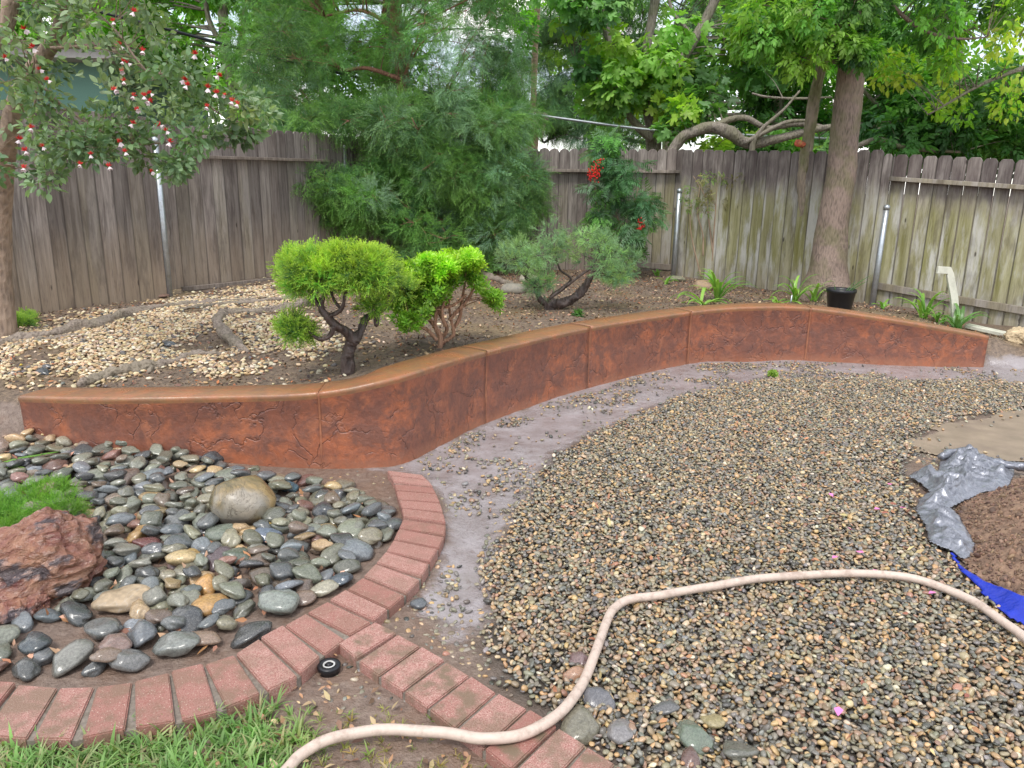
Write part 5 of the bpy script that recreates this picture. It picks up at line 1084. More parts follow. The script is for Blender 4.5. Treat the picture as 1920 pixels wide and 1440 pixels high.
c_low = clumps_in([(738, 520), (800, 510), (890, 515), (905, 540), (880, 560), (820, 560), (850, 590), (790, 605), (775, 625), (745, 600), (722, 580)], 60, by-.3, by+.3, .05, .085, holes=[(850, 590, 32), (870, 545, 22)]); c_side = clumps_in([(900, 530), (940, 562), (942, 575), (915, 572), (890, 545)], 6, by-.1, by+.2, .045, .06)
bx = plant('clipped_shrub', 'clipped bright green small-leaved shrub with tangled orange stems right of the golden juniper', 'shrub', bb_, [tuple(bb_+np.array([0, 0, -.05]))]+[tuple(q) for q in pl([(826, 635), (815, 612), (800, 590), (790, 560), (785, 530)], by)], [.02, .02, .017, .014, .011, .007], BK_org,
    limbs=[(pl(q, by+dy), [.014, .013, .011, .008, .006][:len(q)]) for q, dy in [([(824, 645), (850, 628), (846, 600), (842, 570), (846, 530)], 0), ([(826, 640), (838, 615), (825, 590), (812, 560), (820, 525)], .06), ([(820, 638), (800, 618), (780, 610), (765, 590), (760, 560)], -.05), ([(848, 620), (862, 595), (866, 565), (872, 530)], .03), ([(842, 600), (860, 580), (878, 560), (888, 540)], -.05), ([(815, 610), (822, 580), (850, 572), (875, 552)], -.1), ([(800, 600), (790, 580), (775, 575), (760, 545)], .1), ([(835, 612), (828, 585), (836, 556), (830, 520)], -.12)]],
    C4=np.vstack([c_low, c_side]), per=22, src=ROS, size=(.035, .052), pal=BP, m=LF_box, droop=-.9, flat=.8, zmin=.44, twig=.004, rough=.1)
ct = clumps_in([(752, 500), (850, 482), (893, 480), (900, 508), (860, 515), (800, 520), (760, 528), (742, 520)], 95, by-.34, by+.34, .045, .07)
P, E_, k = leaves_on(ct, 26, -1.2, .7, .6, .6, .5); scatter('new_growth', P, E_, rng.uniform(.035, .05, len(P)), rng.integers(0, 4, len(P)), [x.copy() for x in ROS], cols_for(k, BT, len(ct)), LF_box, bx)
gb_ = ground_at(1030, 580); gyy = gb_[1]
GP2 = [((.23, .37, .20), 4), ((.30, .46, .18), 3), ((.14, .25, .15), 2)]
plant('grey_juniper', 'spreading grey-green juniper with bent black limb in the middle of the bed', 'shrub', gb_, [tuple(gb_+np.array([0, 0, -.06]))]+[tuple(q) for q in pl([(1032, 570), (1050, 570), (1070, 562), (1092, 545), (1108, 518)], gyy)], [.06, .055, .05, .045, .042, .03], BK_dark,
    limbs=[(pl([(1026, 572), (1012, 560), (1002, 535), (985, 520)], gyy), [.03, .028, .022, .015]), (pl([(1030, 560), (1060, 538), (1090, 515), (1112, 498), (1124, 470)], gyy-.1), [.016, .014, .012, .01, .006]), (pl([(1032, 556), (1070, 525), (1050, 505), (1040, 470)], gyy+.1), [.014, .012, .01, .006])],
    C4=np.vstack([clumps_in([(948, 475), (965, 432), (1040, 425), (1080, 440), (1088, 480), (1060, 505), (1000, 515), (958, 500)], 23, gyy-.4, gyy+.4, .10, .16), clumps_in([(1095, 430), (1140, 425), (1150, 450), (1190, 480), (1190, 505), (1150, 515), (1110, 495), (1095, 465)], 15, gyy-.4, gyy+.3, .08, .14), clumps_in([(992, 525), (1030, 525), (1028, 548), (995, 545)], 5, gyy-.1, gyy+.1, .07, .1), clumps_in([(1125, 505), (1165, 510), (1160, 535), (1130, 530)], 5, gyy-.2, gyy+.1, .06, .09)]),
    per=26, src=JUN2, size=(.07, .12), pal=GP2, m=LF_jun2, droop=-.1, flat=.7, twig=.006, subtw=5, zmin=.4, rough=.2)
ny_ = 11.35; nb_ = ony(1162, 492, ny_); nb_[2] = zg1(nb_[0], nb_[1])
ND = [((.11, .24, .11), 4), ((.15, .33, .08), 3), ((.19, .29, .19), 2)]
nd = plant('nandina_shrub', 'tall nandina shrub with red berries against the back fence', 'shrub', nb_, [tuple(nb_)]+[tuple(q) for q in pl([(1165, 440), (1150, 380), (1140, 310)], ny_)], [.015, .012, .01, .006], BK_tan,
    limbs=[(pl([(1162, 490), (1180, 430), (1190, 380), (1200, 340)], ny_), [.012, .01, .008, .005]), (pl([(1160, 490), (1150, 440), (1120, 390), (1115, 330)], ny_-.1), [.012, .01, .008, .005])],
    C4=np.vstack([clumps_in([(1105, 320), (1125, 285), (1175, 290), (1200, 320), (1190, 360), (1130, 370), (1100, 360)], 11, ny_-.35, ny_+.15, .13, .2), clumps_in([(1135, 360), (1200, 350), (1225, 400), (1235, 440), (1205, 480), (1160, 478), (1140, 430)], 16, ny_-.4, ny_+.15, .13, .2), clumps_in([(1120, 385), (1140, 380), (1140, 420), (1115, 415)], 4, ny_-.2, ny_, .08, .1), clumps_in([(1110, 262), (1145, 262), (1165, 300), (1110, 300)], 5, ny_-.2, ny_, .1, .14)]),
    per=22, src=NAN, size=(.15, .22), pal=ND, m=leaf_mat('nandina_leaf', .3, .4), droop=.4, upn=.8, twig=.004)
bm = m_simple('red_berries', (.62, .015, .012), .3, var=.2); vi, fi = ico(1); ps = []
for (px, py, w_, h_, n) in ((1118, 322, 10, 16, 60), (1108, 330, 6, 10, 25), (1200, 418, 9, 8, 16), (1202, 426, 8, 5, 14), (1125, 300, 8, 6, 6)):
    for _ in range(n):
        p = ony(px+random.gauss(0, w_*.5), py+random.gauss(0, h_*.5), ny_-.5+random.uniform(-.06, .06)); ps.append((vi*.012+p, fi))
V, Fc, _ = join(ps); o = link('berries', mesh('berries', V, Fc, True), bm, nd); o['kind'] = 'stuff'
# sparse shrub
sb = ground_at(1338, 525); sy = sb[1]
plant('sparse_shrub', 'nearly bare thin-stemmed shrub against the mossy fence', 'shrub', sb, [tuple(sb)]+[tuple(q) for q in pl([(1337, 470), (1342, 400), (1345, 350)], sy)], [.02, .018, .014, .006], BK_tan,
    limbs=[(pl(q, sy), [.012, .010, .007, .005, .003][:len(q)]) for q in [[(1340, 520), (1346, 460), (1352, 440), (1344, 395), (1332, 360)], [(1337, 480), (1330, 420), (1322, 370), (1300, 330)], [(1315, 520), (1300, 460), (1294, 420), (1296, 380)], [(1342, 420), (1370, 370), (1385, 340)], [(1318, 480), (1318, 440), (1308, 400), (1312, 350)], [(1345, 380), (1350, 340), (1348, 310)]]],
    C4=clumps_in([(1285, 330), (1330, 330), (1400, 310), (1400, 350), (1360, 380), (1330, 400), (1300, 400), (1280, 380)], 26, sy-.3, sy+.1, .06, .1), per=9, src=CL2, size=(.05, .08), pal=[((.20, .30, .10), 1), ((.28, .26, .14), 1)], m=LF_bg, twig=.003)

# ------------------------------------------------------------------ strappy plants
def strap_plant(px, py, n, L_, label, elev=(.7, 1.45), W=.034, pal=((.16, .34, .06), (.24, .42, .08)), curl=1.9, y=None, cat='plant', name='agapanthus', z=None, grp='strap-leaved plants along the wall'):
    b0 = ground_at(px, py)
    if y is not None: b0 = ony(px, py, y); b0[2] = zg1(b0[0], b0[1])
    root = empty(name, b0, label, cat, grp)
    for i in range(n):
        th = random.uniform(0, 2*PI); el = random.uniform(*elev); ln = L_*random.uniform(.6, 1.1); V = []; T = []; p = np.array(b0)+np.array([random.uniform(-.03, .03), random.uniform(-.03, .03), -.01]); K = 8
        for j in range(K+1):
            t = j/K; e2 = el-curl*t*t; hw = W/2*math.sqrt(max(.02, 1-t**3))*(.7+.6*min(1, t*3))*.8; nn = np.array([-math.sin(th), math.cos(th), 0]); V += [p-nn*hw+np.array([0, 0, hw*.35]), p, p+nn*hw+np.array([0, 0, hw*.35])]; T += [t]*3
            p = p+np.array([math.cos(th)*math.cos(e2), math.sin(th)*math.cos(e2), math.sin(e2)])*ln/K
            gz_ = zg1(p[0], p[1])+.015 if z is None else -9
            p[2] = max(p[2], gz_)
        Fc = []
        for j in range(K): q = j*3; Fc += [(q, q+1, q+4, q+3), (q+1, q+2, q+5, q+4)]
        o = link('leaf', mesh('leaf', V, Fc, True, {'t': np.array(T)}), LF_strap, root); c = np.array(random.choice(pal))*random.uniform(.8, 1.2); o['col'] = [float(q) for q in c]
    return root
strap_plant(1345, 565, 24, .55, 'lush strap-leaved plant behind the wall near the oval brown rock')
strap_plant(1318, 572, 10, .42, 'low strap-leaved plant at the left side of the lush one', elev=(.2, .8))
strap_plant(1490, 566, 16, .46, 'strap-leaved plant at the foot of the slim crooked trunk')
strap_plant(1527, 566, 12, .38, 'strap-leaved plant just left of the black pot')
strap_plant(1458, 570, 8, .4, 'strap-leaved sprawl left of the slim trunk', elev=(.2, .6))
strap_plant(1655, 566, 7, .20, 'small strap-leaved plant by the right steel post', y=8.9)
strap_plant(1735, 576, 18, .44, 'strap-leaved plant in front of the bottom rail', y=8.35)
strap_plant(1765, 580, 7, .25, 'small strap-leaved plant just left of the white trim', y=8.2)
strap_plant(1797, 600, 18, .40, 'dark strap-leaved plant at the foot of the white trim', pal=((.10, .22, .06), (.14, .28, .08)), y=7.95)
strap_plant(1250, 533, 8, .20, 'small strap-leaved seedling by the middle steel post')
strap_plant(1232, 506, 7, .14, 'tiny tuft at the bottom board of the back fence', y=11.5)
iris = strap_plant(-20, 880, 7, .42, 'broad pale green blades reaching in at the left edge over the stones', elev=(.05, .45), W=.035, curl=.5, name='iris_plant')

# feathery and small plants
def soft_plant(name, label, px, py, n, R_, size, src, pal, m, droop=-.4, flat=.6, cat='plant', ext=None):
    b0 = ground_at(px, py); root = empty(name, b0, label, cat); c = []
    for _ in range(n):
        a_ = random.uniform(0, 2*PI); q = R_*math.sqrt(random.random()); x, y = b0[0]+q*math.cos(a_)*(ext[0] if ext else 1), b0[1]+q*math.sin(a_)*(ext[1] if ext else 1); c.append((x, y, zg1(x, y)+R_*.2*random.random()+.02, R_*.32))
    c = np.array(c); P, E_, k = leaves_on(c, 34, droop, flat, .6, .8, 0); scatter('foliage', P, E_, rng.uniform(*size, len(P)), rng.integers(0, len(src), len(P)), [x.copy() for x in src], cols_for(k, pal, len(c)), m, root); return root
FERN = juniper_sprigs(4, .022)
LF_fern = leaf_mat('fern_leaf', .35, .45, (.30, .50, .08), .5)
soft_plant('asparagus_fern', 'bright green feathery fern behind the craggy red rock', 10, 985, 22, .24, (.06, .09), FERN, [((.13, .30, .05), 3), ((.18, .36, .08), 1)], LF_fern, ext=(1.3, .9))
soft_plant('asparagus_fern', 'lower fringe of the feathery fern against the left frame edge', 2, 1035, 9, .12, (.05, .08), FERN, [((.16, .36, .05), 1)], LF_fern)
soft_plant('asparagus_fern', 'upper fringe of the feathery fern among the back stones', 62, 948, 8, .13, (.05, .075), FERN, [((.15, .34, .05), 1)], LF_fern)
soft_plant('small_weed', 'small soft green plant near the foot of the left fence', 38, 608, 10, .13, (.06, .09), JUN, [((.14, .30, .10), 1)], LF_fern)
soft_plant('small_weed', 'seedling in the bare soil below the grey juniper', 1082, 592, 2, .04, (.04, .05), CL, [((.14, .30, .10), 1)], LF_fern)
soft_plant('small_weed', 'tiny green weed at the gravel edge by the silt', 1447, 707, 2, .05, (.03, .04), ROS, [((.25, .38, .10), 1)], LF_fern)

# black nursery pot
pp = ground_at(1573, 583); pot = empty('nursery_pot', pp, 'black plastic nursery pot with a few blades standing behind the wall', 'plant pot')
prof_ = [(.115, 0), (.118, .01), (.150, .235), (.158, .24), (.160, .275), (.152, .278), (.148, .25), (.140, .23), (.138, .215)]
V = []; nS = 36
for r_, z in prof_:
    for k in range(nS): V.append((pp[0]+r_*math.cos(2*PI*k/nS), pp[1]+r_*math.sin(2*PI*k/nS), pp[2]-.03+z*1.0))
Fc = [(i*nS+k, i*nS+(k+1) % nS, (i+1)*nS+(k+1) % nS, (i+1)*nS+k) for i in range(len(prof_)-1) for k in range(nS)]+[tuple(range(nS-1, -1, -1))]
link('pot', mesh('pot', V, Fc, True), MAT['black'], pot)
V = [(pp[0]+.139*math.cos(2*PI*k/nS), pp[1]+.139*math.sin(2*PI*k/nS), pp[2]+.185) for k in range(nS)]; link('potting_soil', mesh('potting_soil', V, [tuple(range(nS))]), MAT['soil'], pot)
sp_ = pp+np.array([0, 0, .19]); root = empty('potted_plant', sp_, 'sparse blades growing in the black pot, one long one leaning right', 'plant')
for (th, el, ln, dx, wd_) in ((.1, .75, .36, .03, .016), (.2, .65, .30, .05, .012), (0, .95, .22, .02, .014), (2.6, 1.2, .17, -.05, .03), (2.2, 1.35, .13, -.06, .03), (-.8, 1.2, .15, -.02, .022), (3.3, .4, .30, -.08, .014), (2.9, .55, .22, -.04, .012)):
    p = sp_+np.array([dx, 0, -.01]); V = []; T = []
    for j in range(8):
        t = j/7; e2 = el-.35*t*t; nn = np.array([0, 0, 1])*.4+np.array([-math.sin(th), math.cos(th), 0])*.9; hw = wd_/2*(1-t**3)+.001; V += [p-nn*hw, p+nn*hw]; T += [t, t]; p = p+np.array([math.cos(th)*math.cos(e2), math.sin(th)*math.cos(e2)*.5, math.sin(e2)])*ln/7
    o = link('leaf', mesh('leaf', V, [(2*j, 2*j+1, 2*j+3, 2*j+2) for j in range(7)], True, {'t': np.array(T)}), LF_strap, root); o['col'] = [.08, .17, .06]

# white vinyl trim: bent upright piece and a length on the ground
def extr(nm, path, w_, h_, m, parent=None):
    """flat bar swept along a polyline in world"""
    P = np.array(path, float); V = []; 
    for i in range(len(P)):
        t = P[min(i+1, len(P)-1)]-P[max(i-1, 0)]; t /= np.linalg.norm(t); s_ = np.array([0, 1.0, 0]) if abs(t[1]) < .8 else np.array([1.0, 0, 0]); a_ = np.cross(t, s_); a_ /= np.linalg.norm(a_); b2 = np.cross(a_, t)
        for u, v in ((-1, -1), (1, -1), (1, 1), (-1, 1)): V.append(P[i]+a_*u*w_/2+b2*v*h_/2)
    Fc = [(i*4+k, i*4+(k+1) % 4, (i+1)*4+(k+1) % 4, (i+1)*4+k) for i in range(len(P)-1) for k in range(4)]+[(3, 2, 1, 0), tuple((len(P)-1)*4+k for k in range(4))]
    me = bevel_mesh(mesh(nm, V, Fc), .003); return link(nm, me, m, parent)
wy = 8.15; q = ony(1797, 592, wy); q[2] = zg1(q[0], q[1])
tag(extr('white_trim', [tuple(q-np.array([0, 0, .05]))]+[tuple(v) for v in pl([(1789, 560), (1781, 515), (1779, 507), (1757, 506)], wy)], .075, .035, MAT['white']), 'bent off-white vinyl piece standing upright among the strap-leaved plants', 'trim')
a_ = ony(1815, 597, 8.0); b2 = ony(1990, 628, 7.3); a_[2] = zg1(a_[0], a_[1]); b2[2] = zg1(b2[0], b2[1])
tag(extr('white_board', [a_+np.array([0, 0, .04]), b2+np.array([0, 0, .04])], .035, .10, MAT['white']), 'off-white board lying on the soil at the foot of the right fence', 'board')
# odd rocks of the bed
def rock2(nm, px, py, dims, seed, col, label, rz=0, lift=.25, wet=.5, facets=2): return rock(nm, px, py, dims, seed, MAT['stone'] if wet < .4 else MAT['dry'], col, label, 'rock', facets, .16, lift, rz, 3)
rock2('rock', 1318, 543, (.30, .22, .17), 31, (.32, .22, .13), 'oval brown rock lying behind the lush strap-leaved plant')
rock2('rock', 1266, 527, (.28, .2, .10), 32, (.22, .21, .14), 'flat mossy grey rock at the middle steel post')
rock2('rock', 990, 528, (.26, .2, .14), 33, (.30, .26, .20), 'small tan rock left of the grey juniper')
rock2('rock', 963, 548, (.30, .2, .14), 34, (.22, .20, .16), 'grey stone at the end of the mossy root')
rock2('rock', 295, 556, (.24, .18, .05), 35, (.19, .11, .08), 'flat dark red stone beside the left steel post')
rock2('rock', 8, 585, (.22, .2, .12), 36, (.42, .38, .33), 'pale grey rock half out of frame by the left tree')
o = craggy('rock', 1912, 640, (.26, .24, .16), 40, .3, 'pale tan knobbly rock at the right edge beyond the wall end', .3, m_simple('tan_tuff', (.55, .43, .27), .8, var=.3, scale=14, bump_=1, dirt=(.28, .2, .12), dist=.02))
for px, py, s_, c in ((80, 700, .12, (.05, .055, .06)), (90, 690, .1, (.08, .08, .085)), (322, 648, .12, (.07, .08, .09)), (215, 640, .07, (.05, .05, .05)), (38, 685, .04, (.7, .5, .06))):
    p = ground_at(px, py); o = put_stone(p[0], p[1], p[2]+s_*.08, s_, 3, c, {(80, 700): 'dark flat stone in the pebbles above the wall, lower of two', (90, 690): 'dark flat stone in the pebbles above the wall, upper of two', (322, 648): 'slate grey chip lying in the pale pebbles', (215, 640): 'small black stone in the middle of the pale pebbles', (38, 685): 'bright yellow-orange pebble near the left edge of the bed'}[(px, py)], None, 'stone')

# ------------------------------------------------------------------ surface roots
def sroot(pts, R, label, seed=0):
    P = [ground_at(a_, b2) for a_, b2 in pts]; P = catmull(P, 9); P[:, 0] += .02*(vnoise(np.arange(len(P))*.5, np.zeros(len(P)), 1, seed)-.5); R_ = .9*np.interp(np.linspace(0, 1, len(P)), np.linspace(0, 1, len(R)), R)*(1+.8*(vnoise(np.arange(len(P))*.45, np.ones(len(P)), 1, seed+5)-.5))
    P[:, 2] = zg(P[:, 0], P[:, 1])+R_*.28+.02*(vnoise(np.arange(len(P))*.3, np.ones(len(P))*3, 1, seed)-.5); v, f = tube(P, R_, 14, .26, True, seed); return tag(link('surface_root', mesh('surface_root', v, f, True), MAT['root']), label, 'root', 'bare roots crossing the raised bed')
sroot([(-60, 665), (20, 642), (90, 632), (150, 618), (195, 608), (240, 590), (300, 578), (360, 572), (430, 566), (480, 562)], [.035, .05, .05, .06, .055, .05, .04, .035, .03, .015], 'longest grey root running from the left edge across the pebbles', 1)
sroot([(20, 652), (70, 640), (120, 634), (150, 628)], [.015, .03, .03, .012], 'short dark root lying below the longest root', 2)
sroot([(585, 572), (545, 580), (500, 586), (450, 588), (415, 595), (408, 608), (420, 625), (440, 645), (465, 662)], [.07, .06, .045, .045, .05, .05, .05, .045, .02], 'twisting root with a hook bend left of the golden juniper', 3)
sroot([(550, 562), (500, 566), (430, 572), (370, 578), (330, 582)], [.05, .035, .03, .03, .012], 'thin straight root above the hook-bent one', 4)
sroot([(150, 726), (185, 712), (235, 700), (280, 690), (330, 680), (360, 668), (400, 666), (440, 664)], [.03, .045, .05, .045, .035, .03, .025, .012], 'brown root running up to the back of the wall at left', 5)
sroot([(275, 702), (290, 692), (315, 684), (330, 682)], [.012, .025, .025, .012], 'split bark-covered root piece beside the brown root', 6)
sroot([(895, 505), (920, 522), (945, 532), (965, 550)], [.06, .055, .05, .05], 'thick mossy root right of the conifer, ending by a grey stone', 7)
sroot([(500, 655), (560, 640), (640, 622), (700, 612)], [.012, .016, .016, .01], 'thin dark root behind the golden juniper trunk', 8)

# ------------------------------------------------------------------ litter
def litter(name, poly_px, n, size, pal, label, up_=.004, src=None, curl=True):
    poly = np.array([ground_at(a_, b2)[:2] for a_, b2 in poly_px]); lo, hi = poly.min(0), poly.max(0); P = rng.uniform(lo, hi, (n*3, 2)); P = P[poly_sd(P[:, 0], P[:, 1], poly) > 0][:n]
    wd, _ = wall_sd(P[:, 0], P[:, 1]); P = P[(wd > WT+.02) | (wd < -.04)]; n = len(P)
    scatter(name, np.column_stack([P, zg(P[:, 0], P[:, 1])+up_+rng.uniform(0, .006, n)]), np.column_stack([rng.normal(0, .5, n), rng.normal(0, .5, n), rng.uniform(0, 6.28, n)]), rng.uniform(*size, n), rng.integers(0, len(src), n), src, pal_pick(n, pal), LIT, None, label)
LIT = leaf_mat('dry_leaf', .1, .6)
LS = single('litter_leaf', .45, lance, 4, 3)
litter('leaf_litter', [(-100, 760), (-100, 600), (300, 560), (620, 515), (900, 490), (1200, 500), (1300, 525), (1640, 570), (1900, 625), (1850, 640), (1500, 585), (1290, 590), (1100, 615), (900, 655), (600, 720), (100, 735)], 24000, (.012, .045), [((.36, .23, .14), 3), ((.17, .10, .07), 5), ((.50, .36, .24), 2), ((.07, .045, .04), 4), ((.42, .16, .07), 1)], 'brown leaf litter over the raised bed', src=LS)
litter('leaf_scraps', [(0, 850), (400, 870), (740, 960), (640, 1100), (420, 1220), (0, 1260)], 420, (.02, .055), [((.55, .33, .22), 3), ((.42, .2, .1), 2), ((.3, .15, .1), 2)], 'dry leaf scraps between the river stones', .02, [x.copy() for x in LS])
litter('leaf_scraps', [(1000, 1400), (1100, 900), (1500, 740), (1700, 800), (1700, 1000), (1920, 1200), (1920, 1440)], 200, (.02, .045), [((.45, .22, .12), 2), ((.5, .38, .2), 2), ((.3, .12, .08), 1)], 'dry leaf scraps on the gravel', .03, [x.copy() for x in LS])
pm_ = mesh('petal', leaf_geo(1, .8, 3, obov, .3, .2)[0]*.035, leaf_geo(1, .8, 3, obov, .3, .2)[1], True); pm_.materials.append(m_simple('pink_petal', (.75, .22, .48), .6, var=.15))
for px, py, wh in [(1462, 818, 'farthest'), (1646, 1098, 'large, just below the hose'), (1738, 1132, 'below the hose near its right end'), (1568, 1366, 'round, near the bottom edge'), (1602, 1050, 'just above the hose'), (1560, 947, 'in mid gravel'), (1664, 920, 'purple, left of the silver tarp'), (1637, 970, 'below the purple one'), (1698, 967, 'nearest the silver tarp'), (1598, 1010, 'in the gravel above the hose crest'), (1558, 1065, 'touching the hose')]:
    p = ground_at(px, py, .03); o = bpy.data.objects.new('petal', pm_); COL.objects.link(o); o.location = (p[0], p[1], .045); o.rotation_euler = (random.uniform(-.4, .4), random.uniform(-.4, .4), random.uniform(0, 6)); tag(o, f'pink flower petal on the gravel, {wh}', 'petal', 'fallen pink petals')

litter('leaf_scraps', [(430, 1335), (560, 1285), (640, 1230), (700, 1290), (900, 1430), (960, 1500), (300, 1500)], 130, (.015, .045), [((.42, .24, .14), 3), ((.5, .38, .22), 2), ((.2, .12, .08), 3)], 'dry leaf scraps and straw by the lawn edge', .01, [x.copy() for x in LS])
# ------------------------------------------------------------------ hose
hp = [(500, 1490), (540, 1440), (565, 1415), (600, 1393), (660, 1375), (740, 1368), (830, 1374), (900, 1384), (955, 1382), (1010, 1364), (1060, 1326), (1093, 1280), (1116, 1225), (1135, 1172), (1152, 1140), (1185, 1123), (1250, 1114), (1340, 1098), (1440, 1083), (1560, 1076), (1660, 1077), (1740, 1092), (1820, 1125), (1880, 1165), (1940, 1212), (2020, 1300)]
HZ = [.03, .03, .03, .04, .045, .045, .045, .06, .06, .06, .055]+[.05]*15
HPp = catmull([onz(a_, b2, z) for (a_, b2), z in zip(hp, HZ)], 14); HPp[:, 2] += .0012*np.sin(np.arange(len(HPp))*.31)
hose = tube_obj('garden_hose', HPp, .0165, MAT['hose'], None, 16); tag(hose, 'cream garden hose snaking across the gravel and the bricks', 'hose')

# sprinkler head
sp = onz(617, 1248, .02); spr = empty('sprinkler_head', (sp[0], sp[1], 0), 'round black sprinkler head with a pale ring in the corner between the bricks', 'sprinkler')
def lathe(nm, pr, c, m, parent, n=32, tilt=None):
    V = [(c[0]+r_*math.cos(2*PI*k/n), c[1]+r_*math.sin(2*PI*k/n), c[2]+z) for r_, z in pr for k in range(n)]; Fc = [(i*n+k, i*n+(k+1) % n, (i+1)*n+(k+1) % n, (i+1)*n+k) for i in range(len(pr)-1) for k in range(n)]+[tuple((len(pr)-1)*n+k for k in range(n))]
    return link(nm, mesh(nm, V, Fc, True), m, parent)
lathe('body', [(.034, -.03), (.035, .010), (.038, .012), (.039, .026), (.037, .030), (.022, .030), (.021, .027)], (sp[0], sp[1], -.004), MAT['black'], spr)
lathe('ring', [(.0205, .024), (.0205, .0305), (.0155, .0305), (.015, .027)], (sp[0], sp[1], -.004), MAT['ring'], spr); lathe('nozzle', [(.0095, .024), (.0095, .033), (.004, .034)], (sp[0], sp[1], -.004), MAT['black'], spr, 16)
# thin stake
sk = ground_at(1481, 575); tag(tube_obj('stake', [sk, sk+np.array([.01, 0, .13])], .008, MAT['galv']), 'short thin metal stake behind the wall by the strap-leaved plant', 'stake')

# ------------------------------------------------------------------ soil heap, blue tarp, silver tarp
def sheet(nm, outline, zf, step, m, label, cat, thick=.004, kind=None, zbase=0.0, ragged=.01):
    poly = outline; lo, hi = poly.min(0)-step, poly.max(0)+step; xs = np.arange(lo[0], hi[0], step); ys = np.arange(lo[1], hi[1], step); X, Y = np.meshgrid(xs, ys); S = poly_sd(X, Y, poly)+ragged*(vnoise(X, Y, 22 if ragged < .1 else 5, 3)-.5); inside = S > 0
    Z = zf(X, Y, S); idx = -np.ones(X.shape, int); V = []
    cell = inside[:-1, :-1] & inside[:-1, 1:] & inside[1:, 1:] & inside[1:, :-1]; use = np.zeros(X.shape, bool); use[:-1, :-1] |= cell; use[:-1, 1:] |= cell; use[1:, 1:] |= cell; use[1:, :-1] |= cell
    for j, i in zip(*np.nonzero(use)): idx[j, i] = len(V); V.append((X[j, i], Y[j, i], Z[j, i]))
    Fc = [(idx[j, i], idx[j, i+1], idx[j+1, i+1], idx[j+1, i]) for j, i in zip(*np.nonzero(cell))]
    o = link(nm, mesh(nm, V, Fc, True), m)
    if thick: md = o.modifiers.new('t', 'SOLIDIFY'); md.thickness = thick; md.offset = 0
    return tag(o, label, cat, None, kind)
heap = pxpoly([(1800, 925), (1870, 900), (1905, 885), (2000, 880), (2300, 900), (2400, 1200), (2100, 1190), (1990, 1150), (1900, 1112), (1850, 1085), (1815, 1055), (1800, 1030), (1810, 1000), (1790, 960)], .05)
def hz(X, Y, S): return .012+smooth(S/.35)*.13+.05*smooth(S/.12)*(vnoise(X, Y, 7, 41)-.35)+.035*np.abs(vnoise(X, Y, 16, 42)-.5)*smooth(S/.05)
sheet('soil_heap', heap, hz, .02, MAT['soil'], 'heap of loose brown soil on the blue tarp at the right edge', 'soil heap', 0, 'stuff')
blue = pxpoly([(1778, 1028), (1792, 1035), (1812, 1062), (1850, 1088), (1925, 1120), (2150, 1190), (2400, 1250), (2400, 1330), (2100, 1250), (1990, 1205), (1930, 1178), (1880, 1150), (1840, 1105), (1800, 1066)], .03)
P = rng.uniform(heap.min(0), heap.max(0), (14000, 2)); P = P[(P[:, 0] < 3.4)]; S0 = poly_sd(P[:, 0], P[:, 1], heap); P = P[S0 > .0]; S0 = S0[S0 > 0]; n = len(P)
for q in PP: pass
CLD = [x.copy() for x in PP]
for q in CLD: q.materials.clear()
scatter('soil_clods', np.column_stack([P, hz(P[:, 0], P[:, 1], S0)+.002]), np.column_stack([rng.normal(0, 1, (n, 2)), rng.uniform(0, 6, n)]), rng.uniform(.006, .02, n)*np.where(rng.uniform(size=n) < .06, 2.2, 1), rng.integers(0, 12, n), CLD, pal_pick(n, [((.20, .125, .085), 3), ((.28, .18, .12), 2), ((.13, .08, .06), 2)]), LIT, None, 'crumbs and clods of soil on the heap')
def bz(X, Y, S): return .02+.05*smooth(S/.10)+.004*np.sin(X*30+Y*17)+.012*(vnoise(X, Y*.6, 8, 6)-.5)
sheet('blue_tarp', blue, bz, .012, MAT['blue'], 'bright blue plastic tarp edge folded up around the soil heap', 'tarp')
for (a_, b2), s_ in (((1868, 958), .04),): 
    p = onz(a_, b2, .15)
sil = pxpoly([(1702, 885), (1720, 876), (1758, 882), (1764, 852), (1785, 845), (1812, 842), (1860, 860), (1890, 862), (1905, 872), (1902, 890), (1888, 912), (1850, 916), (1815, 930), (1785, 945), (1800, 958), (1815, 985), (1832, 1015), (1828, 1034), (1808, 1042), (1788, 1026), (1742, 1008), (1735, 975), (1716, 950), (1722, 930), (1742, 915), (1728, 900)], .05)
def sz(X, Y, S):
    u = X*.75+Y*.66; v = -X*.66+Y*.75; w_ = vnoise(X, Y, 3.0, 61)*2.2
    r1 = 1-np.abs(vnoise(u*.55+w_*.06, v*1.5+w_*.10, 8, 51, 2)*2-1); r2 = 1-np.abs(vnoise(u*1.6+w_*.1, v*.6, 9, 52, 2)*2-1)
    return .026+smooth(S/.09)*(.012+.055*r1**3+.035*r2**4)+.004*vnoise(X, Y, 26, 53)
sheet('silver_tarp', sil, sz, .008, MAT['silver'], 'crumpled silver plastic tarp lying between gravel and soil heap', 'tarp')
rp = [onz(a_, b2, .06) for a_, b2 in ((1765, 856), (1785, 848), (1815, 846), (1850, 862), (1890, 872), (1930, 876))]; v, f = tube(catmull(rp, 10), .022, 9, .3, True, 4); o = link('rolled_edge', mesh('rolled_edge', v, f, True), MAT['silver']); tag(o, 'rolled dark tail of silver tarp running off the right edge', 'tarp')

sl = sheet('concrete_path', cp, lambda X, Y, S: .010+0*X, .022, MAT['slab'], None, None, 0, 'structure', 0, .22)
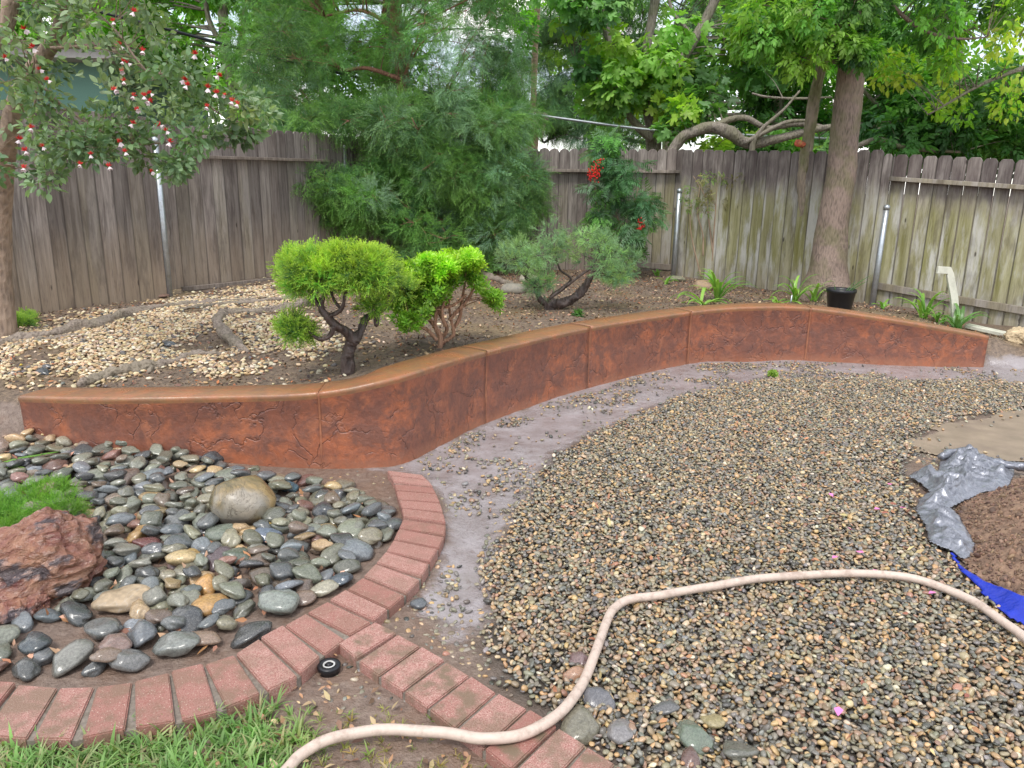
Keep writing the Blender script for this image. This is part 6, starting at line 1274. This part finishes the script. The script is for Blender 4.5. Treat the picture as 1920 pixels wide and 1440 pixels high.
# ------------------------------------------------------------------ overhead cables
tag(tube_obj('overhead_cable', catmull(pl([(-60, -40, 10), (250, 38, 11.3), (440, 88, 12.2), (700, 152, 13), (980, 210, 14)]), 6), .022, MAT['cable']), 'thick black cable crossing behind the trees from the upper left', 'cable')
tag(tube_obj('overhead_cable', catmull(pl([(900, 200, 13), (1010, 216, 13), (1190, 240, 13), (1290, 248, 13), (1600, 262, 13.2)]), 6), .02, MAT['galv']), 'silver cable passing behind the fig trunk above the back fence', 'cable')

# ------------------------------------------------------------------ grass
gt = tufts(6, 10, .075, curl=.9); gt2 = tufts(5, 7, .12, curl=1.1)
P = jgrid(-2.2, .2, 1.1, 2.75, .026); s_ = poly_sd(P[:, 0], P[:, 1], LAWN); P = P[(s_ > -.02) & (np.maximum(poly_sd(P[:, 0], P[:, 1], BRK), poly_sd(P[:, 0], P[:, 1], j2)) < -.01)]; s_ = poly_sd(P[:, 0], P[:, 1], LAWN)
pxs_ = proj_arr(np.column_stack([P, np.zeros(len(P))]))[0]; thin = smooth((pxs_-480)/200)
P = P[rng.uniform(size=len(P)) < (1-.62*thin)*(.35+.65*smooth(s_/.08))]; n = len(P); thin = smooth((proj_arr(np.column_stack([P, np.zeros(n)]))[0]-500)/160)
ccg = pal_pick(n, [((.15, .29, .08), 4), ((.19, .34, .10), 3), ((.27, .33, .14), 1.5), ((.34, .28, .16), .6)]); ccg = ccg*(1-thin[:, None])+thin[:, None]*pal_pick(n, [((.22, .30, .08), 2), ((.30, .30, .08), 2), ((.36, .26, .08), 1)])
tag(scatter('lawn_grass', np.column_stack([P, zg(P[:, 0], P[:, 1])-.004]), np.column_stack([rng.normal(0, .15, n), rng.normal(0, .15, n), rng.uniform(0, 6.28, n)]), rng.uniform(.04, .1, n)*(1-.5*thin), rng.integers(0, 11, n), gt+gt2, ccg, LF_gr, None), 'green lawn grass thinning to clover at the bottom left', None, None, 'stuff')
for px, py in ((545, 1352), (530, 1335), (700, 1330), (730, 1345), (690, 1322)):
    pass
print('done')
